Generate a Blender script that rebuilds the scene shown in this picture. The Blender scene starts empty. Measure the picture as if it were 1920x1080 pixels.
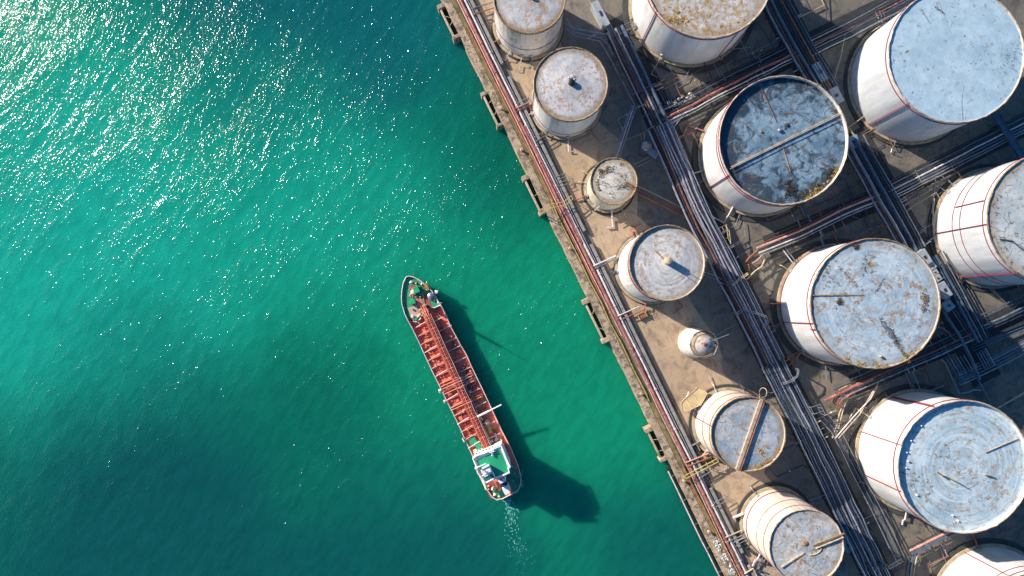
import bpy, bmesh, math, random
from mathutils import Vector, Matrix
R = math.radians
random.seed(11)
C = bpy.context.scene.collection
SC = bpy.context.scene

# ------------------------------------------------------------------ camera model
H, F, CX, CY = 160.0, 1153.0, 960.0, 585.0      # camera height (m), focal length (px), nadir pixel
WZ = -3.0                                        # water level

def W(px, py, z=0.0):
    k = (H - z) / F
    return Vector(((px - CX) * k, -(py - CY) * k, z))

def QE(y):                                       # quay edge pixel at image row y
    return (829 + .491 * y, y)
QN = (.8976, -.4407)                             # pixel direction away from the sea
QD = (.4407, .8976)                              # pixel direction along the quay
def Q(y, t, z=0.0):
    e = QE(y)
    return W(e[0] + QN[0] * t, e[1] + QN[1] * t, z)
def Qp(y, t):
    e = QE(y)
    return (e[0] + QN[0] * t, e[1] + QN[1] * t)

# ------------------------------------------------------------------ materials
def lin(r, g, b):
    f = lambda c: (c / 255 / 12.92) if c <= 10 else ((c / 255 + .055) / 1.055) ** 2.4
    return (f(r), f(g), f(b))

class N:
    def __init__(s, name):
        s.m = bpy.data.materials.new(name); s.m.use_nodes = True
        s.t = s.m.node_tree; s.b = s.t.nodes['Principled BSDF']
        s.tc = s.t.nodes.new('ShaderNodeTexCoord').outputs['Object']
    def n(s, k): return s.t.nodes.new(k)
    def put(s, sock, v):
        if isinstance(v, bpy.types.NodeSocket): s.t.links.new(v, sock)
        elif v is not None:
            if hasattr(sock.default_value, '__len__') and len(sock.default_value) == 4 and len(v) == 3: v = (*v, 1)
            sock.default_value = v
    def map(s, vec, scale=(1, 1, 1), rot=(0, 0, 0), loc=(0, 0, 0)):
        n = s.n('ShaderNodeMapping'); s.put(n.inputs['Vector'], vec)
        n.inputs['Scale'].default_value = scale; n.inputs['Rotation'].default_value = rot; n.inputs['Location'].default_value = loc
        return n.outputs[0]
    def noise(s, vec, scale, detail=5, rough=.55, dist=0):
        n = s.n('ShaderNodeTexNoise'); s.put(n.inputs['Vector'], vec)
        n.inputs['Scale'].default_value = scale; n.inputs['Detail'].default_value = detail
        n.inputs['Roughness'].default_value = rough; n.inputs['Distortion'].default_value = dist
        return n.outputs['Fac']
    def vor(s, vec, scale, feat='F1'):
        n = s.n('ShaderNodeTexVoronoi'); n.feature = feat; s.put(n.inputs['Vector'], vec); n.inputs['Scale'].default_value = scale
        return n.outputs['Distance']
    def rng(s, v, a, b, c=0., d=1., smooth=False):
        n = s.n('ShaderNodeMapRange'); s.put(n.inputs[0], v)
        if smooth: n.interpolation_type = 'SMOOTHSTEP'
        for i, x in enumerate((a, b, c, d)): n.inputs[i + 1].default_value = x
        return n.outputs[0]
    def math(s, op, a, b=None, c=None):
        n = s.n('ShaderNodeMath'); n.operation = op; s.put(n.inputs[0], a)
        if b is not None: s.put(n.inputs[1], b)
        if c is not None: s.put(n.inputs[2], c)
        return n.outputs[0]
    def mul(s, a, b): return s.math('MULTIPLY', a, b)
    def mix(s, f, a, b):
        n = s.n('ShaderNodeMix'); n.data_type = 'RGBA'
        s.put(n.inputs[0], f); s.put(n.inputs[6], a); s.put(n.inputs[7], b)
        return n.outputs[2]
    def sep(s, v):
        n = s.n('ShaderNodeSeparateXYZ'); s.put(n.inputs[0], v); return n.outputs
    def comb(s, x, y, z):
        n = s.n('ShaderNodeCombineXYZ')
        for i, v in enumerate((x, y, z)): s.put(n.inputs[i], v)
        return n.outputs[0]
    def bump(s, h, dist, strength=1., normal=None):
        n = s.n('ShaderNodeBump'); s.put(n.inputs['Height'], h); n.inputs['Distance'].default_value = dist
        n.inputs['Strength'].default_value = strength
        if normal is not None: s.put(n.inputs['Normal'], normal)
        return n.outputs[0]
    def out(s, col=None, rough=None, metal=None, normal=None, spec=None):
        for k, v in (('Base Color', col), ('Roughness', rough), ('Metallic', metal), ('Normal', normal), ('Specular IOR Level', spec)):
            if v is not None: s.put(s.b.inputs[k], v)
        return s.m

def sc(c, k): return tuple(min(1, x * k) for x in c)

def paint(name, col, rough=.55, metal=0, var=.22, vscale=.7, dirt=.0, dcol=(.10, .05, .025), dscale=1.6, bump=0, bscale=6, seed=0, streak=1.):
    s = N(name)
    v = s.map(s.tc, (1, 1, streak), loc=(seed * 7.3, seed * 3.1, seed * 1.7))
    n1 = s.noise(v, vscale, 6)
    c = s.mix(s.rng(n1, .3, .7), sc(col, 1 - var), sc(col, 1 + var))
    if dirt:
        d = s.noise(v, dscale, 9, .72)
        th = .74 - .34 * dirt
        m = s.rng(d, th, th + .07)
        c = s.mix(s.mul(m, .85), c, dcol)
    nrm = None
    if bump: nrm = s.bump(s.noise(s.tc, bscale, 5), bump)
    return s.out(c, s.rng(n1, .3, .7, max(.05, rough - .1), min(1, rough + .1)), metal, nrm)

def polar(s):
    x, y, z = s.sep(s.tc)
    r = s.math('SQRT', s.math('ADD', s.mul(x, x), s.mul(y, y)))
    a = s.math('ARCTAN2', y, x)
    return x, y, r, a

def roof_mat(name, c1, c2, rust=.5, rustcol=(.30, .13, .035), rsc=1.1, ring=0., ringcol=(.16, .12, .09), stain=0., staincol=(.03, .05, .07), seed=0, seams=0, edge=.0, rad=10., fleck=.5):
    s = N(name)
    x, y, r, a = polar(s)
    v = s.map(s.tc, loc=(seed * 13.1, seed * 5.7, seed * 3.3))
    big = s.noise(v, .16, 5, .6, .6)
    mid = s.noise(v, .6, 6, .65)
    c = s.mix(s.rng(s.math('ADD', s.mul(big, .6), s.mul(mid, .4)), .40, .60), sc(c1, .85), c2)
    # faint plate seams: straight strakes plus optional radial joints
    bt = s.n('ShaderNodeTexBrick'); s.put(bt.inputs['Vector'], s.map(s.tc, (1, 1, 1), (0, 0, R(20 + seed * 31))))
    bt.inputs['Scale'].default_value = .33; bt.inputs['Mortar Size'].default_value = .008; bt.inputs['Brick Width'].default_value = 2.2; bt.inputs['Row Height'].default_value = .8
    seam = s.mul(bt.outputs['Fac'], s.rng(mid, .35, .6, .1, .5))
    c = s.mix(seam, c, sc(c1, .45))
    if seams:
        fr = s.math('FRACT', s.math('ADD', s.mul(a, seams / 6.28318), .13))
        d = s.mul(s.math('ABSOLUTE', s.math('SUBTRACT', fr, .5)), r)
        c = s.mix(s.mul(s.rng(d, .05, .02), s.rng(mid, .4, .55, .1, .7)), c, sc(c1, .3))
    if ring:
        # arcs left by the rotating seal: noise stretched along the circumference
        pv = s.comb(s.mul(r, .95), s.mul(s.mul(a, r), .10), seed * 3.7)
        n = s.noise(pv, 1.4, 5, .75)
        c = s.mix(s.mul(s.rng(n, .51, .60), s.mul(s.rng(mid, .4, .6, .35, 1), ring)), c, ringcol)
        n2 = s.noise(s.comb(s.mul(r, 1.2), s.mul(s.mul(a, r), .07), seed + 9.), 1.3, 4, .6)
        c = s.mix(s.mul(s.rng(n2, .5, .66), ring * .6), c, sc(c2, 1.15))
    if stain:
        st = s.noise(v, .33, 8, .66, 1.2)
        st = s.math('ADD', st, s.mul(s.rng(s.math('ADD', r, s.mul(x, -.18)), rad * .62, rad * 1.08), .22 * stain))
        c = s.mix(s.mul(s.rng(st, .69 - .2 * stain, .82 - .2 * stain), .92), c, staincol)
        cr = s.vor(s.map(v, (.25, .25, .25)), 1.2, 'DISTANCE_TO_EDGE')
        c = s.mix(s.mul(s.rng(cr, .03, .008), s.rng(mid, .48, .58, 0, .8)), c, sc(staincol, .6))
    mask = s.rng(s.noise(v, .22, 4, .6, .4), .40, .66)
    d = s.noise(v, rsc * .85, 9, .78)
    th = .62 - .17 * rust
    rm = s.mul(s.rng(d, th, th + .05), s.rng(mask, 0, 1, .04 + .22 * rust, 1))
    rc = s.mix(s.rng(s.noise(v, 2.7, 4), .35, .65), sc(rustcol, 1.25), sc(rustcol, .6))
    c = s.mix(rm, c, rc)
    fl = s.vor(s.map(v, (1, 1, 1)), .85)
    fr_ = s.math('SUBTRACT', fl, s.mul(s.math('SUBTRACT', s.noise(v, 1.3, 3), .5), .9))
    flm = s.mul(s.rng(fr_, .17, .09), s.rng(s.noise(v, .2, 5, .6, .5), .47, .62, 0, fleck))
    c = s.mix(flm, c, sc(rustcol, .4))
    if edge:
        e = s.mul(s.rng(s.math('ADD', r, s.mul(mid, 2.2)), rad * .94, rad * 1.06), edge)
        c = s.mix(e, c, (.26, .17, .08))
    nb = s.bump(s.math('ADD', mid, s.mul(d, .3)), .06)
    return s.out(c, s.rng(mid, .3, .7, .5, .75), 0, nb)

def shell_mat(name, col, rust=.2, rcol=(.30, .14, .05), course=2.2, seed=0, dark=.75, rings=0.):
    s = N(name)
    x, y, r, a = polar(s)
    z = s.sep(s.tc)[2]
    v = s.comb(s.mul(s.math('COSINE', a), 6.), s.mul(s.math('SINE', a), 6.), s.math('ADD', s.mul(z, .10), seed * 4.3))
    st = s.noise(v, 1.1, 7, .6)
    c = s.mix(s.rng(st, .32, .68), sc(col, dark), col)
    fr = s.math('FRACT', s.math('DIVIDE', z, course))
    seam = s.rng(s.math('ABSOLUTE', s.math('SUBTRACT', fr, .5)), .47, .49)
    c = s.mix(s.mul(seam, .25 + rings), c, sc(rcol if rings else col, .9 if rings else .5))
    fr2 = s.math('FRACT', s.math('ADD', s.mul(a, 14 / 6.283), s.mul(s.math('FLOOR', s.math('DIVIDE', z, course)), .5)))
    vs = s.rng(s.math('ABSOLUTE', s.math('SUBTRACT', fr2, .5)), .492, .497)
    c = s.mix(s.mul(vs, .18), c, sc(col, .5))
    rn = s.noise(s.comb(s.mul(s.math('COSINE', a), 9.), s.mul(s.math('SINE', a), 9.), s.math('ADD', s.mul(z, .5), seed * 1.3)), .8, 9, .72)
    th = .76 - .3 * rust
    low = s.rng(z, 0, 3.5, .35, 0)
    c = s.mix(s.math('MINIMUM', s.math('ADD', s.mul(s.rng(rn, th, th + .1), .8), s.mul(low, s.rng(st, .4, .62))), 1), c, rcol)
    gen = s.t.nodes.new('ShaderNodeTexCoord').outputs['Generated']; gz = s.sep(gen)[2]
    run = s.noise(s.comb(s.mul(s.math('COSINE', a), 14.), s.mul(s.math('SINE', a), 14.), s.math('ADD', s.mul(z, .045), seed * 2.9)), 1.0, 6, .7)
    c = s.mix(s.mul(s.mul(s.rng(run, .49 - .1 * rust, .66), s.rng(gz, .3, 1., .0, .9)), min(1., .5 + rust)), c, sc(rcol, .9))
    return s.out(c, s.rng(st, .3, .7, .34, .55), 0, s.bump(s.noise(s.tc, .8, 3), .03))

M = {}
M['steel'] = paint('galvanised_steel', (.30, .32, .36), .36, .55, .3, .9, .25, (.14, .09, .06), 2)
M['steel_dark'] = paint('dark_steel', (.05, .062, .08), .42, .4, .35, .8, .25, (.08, .05, .03), 2)
M['steel_blue'] = paint('blue_grey_steel', (.10, .145, .21), .38, .4, .3, .9, .2, (.10, .07, .05), 2)
M['white_pipe'] = paint('white_pipe_paint', (.60, .56, .56), .42, 0, .25, .9, .5, (.30, .18, .13), 1.2)
M['lav_pipe'] = paint('grey_lavender_pipe_paint', (.27, .27, .34), .4, .15, .25, .8, .25, (.16, .1, .08), 1.6)
M['red_pipe'] = paint('red_oxide_pipe_paint', (.34, .115, .105), .45, 0, .35, .5, .6, (.48, .30, .24), 1.1)
M['pink_pipe'] = paint('faded_pink_pipe_paint', (.58, .30, .27), .45, 0, .3, .5, .35, (.28, .08, .06), 1.3)
M['rust_pipe'] = paint('rusty_pipe', (.34, .13, .06), .6, .1, .35, .9, .4, (.11, .045, .025), 1.6)
M['brown_pipe'] = paint('brown_pipe_paint', (.17, .075, .06), .45, .1, .35, .9, .3, (.06, .03, .025), 1.6)
M['tan_metal'] = paint('weathered_tan_metal', (.52, .41, .27), .55, .1, .3, 1.2, .4, (.22, .12, .05), 2)
M['yellow_metal'] = paint('weathered_yellow_metal', (.46, .36, .12), .55, .1, .3, 1.2, .4, (.16, .1, .04), 2)
M['rim'] = paint('rusted_rim_steel', (.31, .20, .10), .65, .1, .45, 1.4, .45, (.15, .075, .03), 1.3)
M['rim_pale'] = paint('pale_rim_steel', (.50, .38, .28), .6, .1, .35, 1.2, .5, (.26, .14, .06), 1.3)
M['red_line'] = paint('red_foam_line_paint', (.24, .025, .045), .45, 0, .3, 1, .15)
M['concrete'] = paint('quay_concrete', (.42, .325, .225), .88, 0, .35, .35, .75, (.13, .10, .07), .8, .05, 5)
M['concrete_grey'] = paint('grey_concrete', (.26, .25, .235), .9, 0, .25, .4, .35, (.10, .09, .075), 1.1, .05, 5)
M['pad'] = paint('tank_pad_dark', (.05, .052, .05), .9, 0, .35, .4, .4, (.04, .035, .03), 1.1, .04, 5)  # near-black pad ring around each tank foot
M['curb'] = paint('pad_curb_concrete', (.38, .30, .20), .85, 0, .35, .8, .5, (.13, .09, .05), 1.2, .04, 5)
M['timber'] = paint('weathered_timber', (.44, .35, .25), .85, 0, .35, 1.4, .5, (.12, .08, .05), 2.2, .04, 7)
M['rubber'] = paint('black_rubber', (.012, .012, .013), .75, 0, .4, 1)
M['black'] = paint('black_paint', (.012, .013, .016), .55, 0, .4, 1)
M['cab'] = paint('grey_cabinet_paint', (.34, .38, .42), .45, .1, .2, .8, .25, (.14, .10, .08), 1.8)
M['cab_blue'] = paint('blue_cabinet_paint', (.20, .31, .38), .45, .1, .2, .8, .25, (.10, .09, .08), 1.8)
M['tan_canopy'] = paint('tan_canopy_sheet', (.56, .44, .24), .6, 0, .2, .5, .35, (.33, .23, .10), 1.3)
M['moss'] = paint('dry_moss', (.20, .135, .035), .95, 0, .55, 2)
M['weed'] = paint('olive_weeds', (.13, .105, .025), .95, 0, .6, 1.3)
M['debris'] = paint('dark_roof_debris', (.045, .04, .035), .9, 0, .5, 2)
M['gold'] = paint('yellow_lichen', (.46, .30, .06), .9, 0, .5, 2)
M['foam'] = paint('wake_foam_white', (.22, .66, .60), .6, 0, .2, 1)
M['rock'] = paint('pale_rock', (.55, .56, .55), .9, 0, .35, 1.5, .3, (.2, .2, .19), 2, .05, 6)

# ------------------------------------------------------------------ mesh helpers
def tube(bm, pts, r, seg=8, closed=False):
    pts = [Vector(p) for p in pts]
    n = len(pts); rings = []
    tans = []
    for i in range(n):
        a = pts[i - 1] if (i > 0 or closed) else pts[i]
        b = pts[(i + 1) % n] if (i < n - 1 or closed) else pts[i]
        t = (b - a); tans.append(t.normalized() if t.length > 1e-9 else Vector((1, 0, 0)))
    up = Vector((0, 0, 1)) if abs(tans[0].z) < .9 else Vector((1, 0, 0))
    u = (up - tans[0] * up.dot(tans[0])).normalized()
    for i in range(n):
        t = tans[i]
        u = (u - t * u.dot(t))
        u = u.normalized() if u.length > 1e-6 else t.orthogonal().normalized()
        w = t.cross(u)
        rings.append([bm.verts.new(pts[i] + (u * math.cos(2 * math.pi * k / seg) + w * math.sin(2 * math.pi * k / seg)) * r) for k in range(seg)])
    m = n if closed else n - 1
    for i in range(m):
        A, B = rings[i], rings[(i + 1) % n]
        for k in range(seg):
            f = bm.faces.new((A[k], A[(k + 1) % seg], B[(k + 1) % seg], B[k])); f.smooth = True
    if not closed:
        bm.faces.new(list(reversed(rings[0]))); bm.faces.new(rings[-1])

def prism(bm, xy, z0, z1, top_scale=None):
    a = [bm.verts.new((p[0], p[1], z0)) for p in xy]
    if top_scale:
        cx = sum(p[0] for p in xy) / len(xy); cy = sum(p[1] for p in xy) / len(xy)
        b = [bm.verts.new((cx + (p[0] - cx) * top_scale, cy + (p[1] - cy) * top_scale, z1)) for p in xy]
    else:
        b = [bm.verts.new((p[0], p[1], z1)) for p in xy]
    n = len(xy)
    bm.faces.new(list(reversed(a))); bm.faces.new(b)
    for i in range(n): bm.faces.new((a[i], a[(i + 1) % n], b[(i + 1) % n], b[i]))

def obox(bm, a, b, w, z0, z1, ext=0.):
    a = Vector(a[:2]); b = Vector(b[:2]); d = (b - a).normalized(); n = Vector((-d.y, d.x)) * (w / 2)
    a = a - d * ext; b = b + d * ext
    prism(bm, [a - n, b - n, b + n, a + n], z0, z1)

def bevel(bm, w=.05):
    bmesh.ops.recalc_face_normals(bm, faces=bm.faces[:])
    bmesh.ops.bevel(bm, geom=[e for e in bm.edges if e.calc_face_angle(0) > .6], offset=w, segments=1, affect='EDGES', clamp_overlap=True)

def lathe(bm, prof, seg=96, smooth=True):
    rings = [[bm.verts.new((r * math.cos(2 * math.pi * k / seg), r * math.sin(2 * math.pi * k / seg), z)) for k in range(seg)] for r, z in prof]
    for A, B in zip(rings, rings[1:]):
        for k in range(seg):
            f = bm.faces.new((A[k], A[(k + 1) % seg], B[(k + 1) % seg], B[k])); f.smooth = smooth
    return rings

def torus(bm, R_, r, z, seg=96, ms=6, a0=0, a1=2 * math.pi):
    full = abs(a1 - a0 - 2 * math.pi) < 1e-6
    n = seg if full else max(4, int(seg * (a1 - a0) / 6.283))
    pts = [Vector((R_ * math.cos(a0 + (a1 - a0) * i / n), R_ * math.sin(a0 + (a1 - a0) * i / n), z)) for i in range(n if full else n + 1)]
    tube(bm, pts, r, ms, full)

def blob(bm, c, r, sub=2, flat=1., jit=.15):
    res = bmesh.ops.create_icosphere(bm, subdivisions=sub, radius=1)
    for v in res['verts']:
        k = r * (1 + random.uniform(-jit, jit))
        v.co = Vector((v.co.x * k, v.co.y * k, v.co.z * k * flat)) + Vector(c)

def tuft(bm, c, r, n, size, hgt=.3):
    for _ in range(n):
        a = random.uniform(0, 6.283); d = r * math.sqrt(random.random())
        p = Vector(c) + Vector((d * math.cos(a), d * math.sin(a), random.uniform(0.02, hgt)))
        q = Vector((random.gauss(0, 1), random.gauss(0, 1), random.gauss(0, .4))).normalized() * size * random.uniform(.5, 1.3)
        w = Vector((random.gauss(0, 1), random.gauss(0, 1), random.gauss(0, .4))).normalized() * size * random.uniform(.3, .8)
        bm.faces.new([bm.verts.new(p - q), bm.verts.new(p + w), bm.verts.new(p + q), bm.verts.new(p - w)])

ORG = {}
def mesh_obj(name, bm, m, parent=None, loc=None, sharp=True):
    if loc is None:
        if parent is not None: loc = ORG[parent.name]
        else:
            bm.verts.ensure_lookup_table()
            xs = [v.co for v in bm.verts]
            loc = Vector(((min(p.x for p in xs) + max(p.x for p in xs)) / 2, (min(p.y for p in xs) + max(p.y for p in xs)) / 2, min(p.z for p in xs)))
    loc = Vector(loc)
    bm.transform(Matrix.Translation(-loc))
    bmesh.ops.recalc_face_normals(bm, faces=bm.faces[:])
    me = bpy.data.meshes.new(name); bm.to_mesh(me); bm.free()
    if sharp: me.set_sharp_from_angle(angle=R(40))
    mm = M[m] if isinstance(m, str) else m
    me.materials.append(mm)
    o = bpy.data.objects.new(name, me); C.objects.link(o)
    if parent is not None: o.parent = parent
    else: o.location = loc
    ORG[o.name] = loc
    return o

def tag(o, label, cat, group=None, kind=None):
    o['label'] = label; o['category'] = cat
    if group: o['group'] = group
    if kind: o['kind'] = kind
    return o
def struct(o, label=None):
    o['kind'] = 'structure'
    if label: o['label'] = label
    return o
def thing(name, loc, label, cat, group=None):
    o = bpy.data.objects.new(name, None); C.objects.link(o); o.location = loc; o.empty_display_size = .5
    ORG[o.name] = Vector(loc)
    return tag(o, label, cat, group)
def BM(): return bmesh.new()

def smooth_path(pts, step=4.0, wob=0., z=None, bend=None):
    """pixel polyline -> world points with small bends and the slight sag/waviness of a real line"""
    out = []
    ws = [W(p[0], p[1], z) if len(p) == 2 else W(*p) for p in pts]
    for i, (a, b) in enumerate(zip(ws, ws[1:])):
        n = max(1, int((b - a).length / step)); d = (b - a).normalized(); nn = Vector((-d.y, d.x, 0))
        for k in range(n):
            p = a + (b - a) * (k / n)
            if wob and k > 0: p = p + nn * random.gauss(0, wob) + Vector((0, 0, random.gauss(0, wob * .5)))
            out.append(p)
    out.append(ws[-1])
    return out

ORD = ['first', 'second', 'third', 'fourth', 'fifth', 'sixth', 'seventh', 'eighth', 'ninth', 'tenth', 'eleventh', 'twelfth', 'thirteenth', 'fourteenth']
CLAMP = {}
def pipe(label, pts, z, r, m, cat='pipe', name='pipeline', group=None, wob=.04, flange=15., posts=0., seg=8, riser=False):
    w = smooth_path(pts, 4.0, wob, z)
    if riser:
        w = [Vector((w[0].x, w[0].y, .0))] + w
    bm = BM(); tube(bm, w, r, seg)
    o = tag(mesh_obj(name, bm, m), label, cat, group)
    L = 0; acc = random.uniform(2, flange) if flange else 0; pa = random.uniform(1, posts) if posts else 0
    for a, b in zip(w, w[1:]):
        l = (b - a).length; d = (b - a).normalized()
        if l < 1e-6: continue
        while flange and acc < l:
            p = a + d * acc
            fb = BM(); tube(fb, [p - d * .12, p + d * .12], r * 1.45, seg)
            mesh_obj('flange', fb, m, o)
            acc += flange * random.uniform(.7, 1.3)
        acc -= l
        while posts and pa < l:
            p = a + d * pa; nn = Vector((-d.y, d.x, 0))
            fb = BM(); obox(fb, p - nn * (r + .18), p + nn * (r + .18), .28, max(0.0, p.z - 1e3) if False else 0.0, p.z - r * .8)
            mesh_obj('pipe_support', fb, 'concrete_grey', o)
            pa += posts * random.uniform(.85, 1.15)
        pa -= l
    return o

# ------------------------------------------------------------------ sky, sun, camera
EL = R(21.5)
sun_dir = Vector((.87 * math.cos(EL), -.5 * math.cos(EL), -math.sin(EL))).normalized()   # light travels this way
w = bpy.data.worlds.new('World'); SC.world = w; w.use_nodes = True
nt = w.node_tree; bg = nt.nodes['Background']
sky = nt.nodes.new('ShaderNodeTexSky'); sky.sky_type = 'NISHITA'; sky.sun_disc = False
sky.sun_elevation = EL; sky.sun_rotation = math.atan2(-sun_dir.x, -sun_dir.y) % (2 * math.pi)
sky.air_density = 1.0; sky.dust_density = .6; sky.ozone_density = 3.5
hs = nt.nodes.new('ShaderNodeHueSaturation'); hs.inputs['Saturation'].default_value = 1.3
nt.links.new(sky.outputs[0], hs.inputs['Color']); nt.links.new(hs.outputs[0], bg.inputs[0]); bg.inputs[1].default_value = .088
sl = bpy.data.lights.new('sun', 'SUN'); sl.energy = 5.0; sl.angle = R(.8); sl.color = (1, .89, .75)
so = bpy.data.objects.new('sun', sl); C.objects.link(so); so.rotation_euler = sun_dir.to_track_quat('-Z', 'Y').to_euler()
so.location = (-200, 120, 120)
cam = bpy.data.cameras.new('camera'); co = bpy.data.objects.new('camera', cam); C.objects.link(co)
co.location = (0, 0, H); cam.sensor_width = 36; cam.lens = 36 * F / 1920; cam.shift_y = (CY - 540) / 1920
cam.clip_start = 1; cam.clip_end = 9000; SC.camera = co
SC.view_settings.view_transform = 'Standard'; SC.view_settings.look = 'None'; SC.view_settings.gamma = 1
SC.view_settings.exposure = .78
SC.cycles.use_denoising = True

# ------------------------------------------------------------------ water
def water_mat():
    s = N('harbour_water')
    p = s.tc
    wrp = s.noise(p, .018, 4, .6)
    wv = s.n('ShaderNodeTexNoise'); s.put(wv.inputs['Vector'], p); wv.inputs['Scale'].default_value = .02; wv.inputs['Detail'].default_value = 4
    va = s.n('ShaderNodeVectorMath'); va.operation = 'MULTIPLY_ADD'; s.put(va.inputs[0], wv.outputs['Color']); va.inputs[1].default_value = (46, 46, 0); va.inputs[2].default_value = (-23, -23, 0)
    vb = s.n('ShaderNodeVectorMath'); vb.operation = 'ADD'; s.put(vb.inputs[0], va.outputs[0]); s.put(vb.inputs[1], p)
    pw = vb.outputs[0]
    def patch(px, py, r_px, soft=.25):
        q = W(px, py, WZ)
        d = s.n('ShaderNodeVectorMath'); d.operation = 'DISTANCE'; s.put(d.inputs[0], pw); d.inputs[1].default_value = (q.x, q.y, 0)
        k = (H - WZ) / F
        return s.rng(d.outputs['Value'], r_px * k * soft, r_px * k, 1, 0, True)
    # turquoise patches, then darker ones that paint cloud shade into the water colour
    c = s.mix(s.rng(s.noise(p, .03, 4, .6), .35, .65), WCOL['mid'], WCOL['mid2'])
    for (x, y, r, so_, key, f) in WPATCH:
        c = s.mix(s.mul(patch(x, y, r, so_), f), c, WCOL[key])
    def crest(deg, k):                             # stretch along the wave crests
        return s.map(s.map(p, rot=(0, 0, R(-deg))), (k, 1, 1))
    v1, v2, v3 = crest(57, .40), crest(47, .45), crest(64, .55)
    big = s.noise(v2, .13, 2, .5, .3)
    chop = s.noise(v1, .50, 1, .5, .4)
    fine = s.noise(v3, 2.3, 1.2, .5, .5)
    c = s.mix(s.rng(chop, .36, .66, 0, .16), c, (.001, .02, .03))
    gust = s.rng(s.noise(crest(50, .3), .045, 4, .6), .36, .64, .62, 1.25)
    hgt = s.mul(s.math('ADD', s.math('ADD', s.mul(big, WB[0]), s.mul(chop, WB[1])), s.mul(fine, WB[2])), gust)
    s.b.inputs['IOR'].default_value = 1.33
    # water body: light scattered back from below, only weakly tied to the surface slope; the surface itself is a clear coat
    s.b.subsurface_method = 'BURLEY'; s.b.inputs['Subsurface Weight'].default_value = .75
    s.b.inputs['Subsurface Radius'].default_value = (.4, 1., .9); s.b.inputs['Subsurface Scale'].default_value = 6.0
    s.put(s.b.inputs['Coat Weight'], .7); s.put(s.b.inputs['Coat Roughness'], WROUGH); s.put(s.b.inputs['Coat IOR'], 1.33)
    s.put(s.b.inputs['Coat Normal'], s.bump(hgt, WBUMP))
    return s.out(c, .9, 0, s.bump(hgt, WBODY), .0)
WB = (1.5, .9, .48)
WCOL = {'mid': (.006, .265, .145), 'mid2': (.006, .240, .132), 'turq': (.010, .385, .285), 'cloud_shade': (.004, .088, .086), 'green': (.003, .125, .085), 'blue': (.004, .112, .125)}  # the dark entries carry cloud shade as water colour
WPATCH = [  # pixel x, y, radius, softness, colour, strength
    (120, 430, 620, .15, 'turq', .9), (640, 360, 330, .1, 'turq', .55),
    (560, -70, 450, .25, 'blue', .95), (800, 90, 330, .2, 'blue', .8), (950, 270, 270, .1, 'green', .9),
    (280, 1090, 590, .3, 'cloud_shade', 1.), (760, 1110, 450, .25, 'cloud_shade', .9), (560, 740, 240, .1, 'green', .8), (1250, 1050, 260, .2, 'cloud_shade', .8), (-60, 960, 350, .2, 'cloud_shade', .5)]
WBUMP = .40; WROUGH = .115; WBODY = .085
bm = BM(); bmesh.ops.create_grid(bm, x_segments=2, y_segments=2, size=4000)
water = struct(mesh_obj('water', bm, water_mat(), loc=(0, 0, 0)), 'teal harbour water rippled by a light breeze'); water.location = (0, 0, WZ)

# ------------------------------------------------------------------ ground
def ground_mat(name, c1, c2, dark, seed=0, joint=.5):
    s = N(name)
    v = s.map(s.tc, loc=(seed * 11., seed * 7., 0))
    ang = math.atan2(-QD[1], QD[0])
    big = s.noise(v, .07, 6, .6, .8); mid = s.noise(v, .45, 7, .65); fine = s.noise(v, 2.4, 5, .7)
    c = s.mix(s.rng(s.math('ADD', s.mul(big, .6), s.mul(mid, .4)), .36, .64), c1, c2)
    b = s.n('ShaderNodeTexBrick'); s.put(b.inputs['Vector'], s.map(v, rot=(0, 0, -ang)))
    b.inputs['Scale'].default_value = .14; b.inputs['Mortar Size'].default_value = .006; b.inputs['Brick Width'].default_value = 1.1; b.inputs['Row Height'].default_value = .7
    b.inputs['Color1'].default_value = (1, 1, 1, 1); b.inputs['Color2'].default_value = (.72, .72, .72, 1)
    c = s.mix(s.mul(s.rng(b.outputs['Color'], .7, 1, .5, 0), .5), c, dark)
    c = s.mix(s.mul(b.outputs['Fac'], s.rng(mid, .35, .6, .05, joint)), c, dark)
    st = s.noise(v, .22, 9, .7, 1.5)
    c = s.mix(s.rng(st, .50, .66, 0, .85), c, dark)
    st2 = s.noise(s.map(v, (1, .22, 1), (0, 0, -ang + .4)), .5, 7, .68)
    c = s.mix(s.rng(st2, .56, .70, 0, .45), c, sc(dark, .8))
    c = s.mix(s.rng(fine, .55, .75, 0, .35), c, sc(c2, 1.25))
    return s.out(c, s.rng(st, .5, .7, .9, .55), 0, s.bump(s.math('ADD', mid, s.mul(fine, .4)), .08))
M['yard'] = ground_mat('oily_yard_concrete', (.140, .130, .112), (.260, .218, .165), (.042, .047, .052), 1, .5)
M['apron'] = ground_mat('sandy_apron_concrete', (.44, .32, .21), (.52, .385, .26), (.22, .165, .115), 2, .5)

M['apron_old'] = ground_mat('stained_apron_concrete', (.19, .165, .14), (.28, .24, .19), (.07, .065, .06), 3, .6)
bm = BM()
prism(bm, [Q(-1800, 8, 0), Q(2600, 8, 0), Q(2600, 6000, 0), Q(-1800, 6000, 0)], -9, 0)
struct(mesh_obj('ground', bm, 'yard', loc=(0, 0, 0)), 'oily concrete yard under the tanks')
bm = BM()
prism(bm, [Q(-900, 56, 0), Q(1900, 56, 0), Q(1900, 248, 0), Q(-900, 248, 0)], -.05, .006)
struct(mesh_obj('pavement', bm, 'apron', loc=(0, 0, 0)), 'sandy concrete apron between the quay pipes and the long pipe rack')

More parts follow.
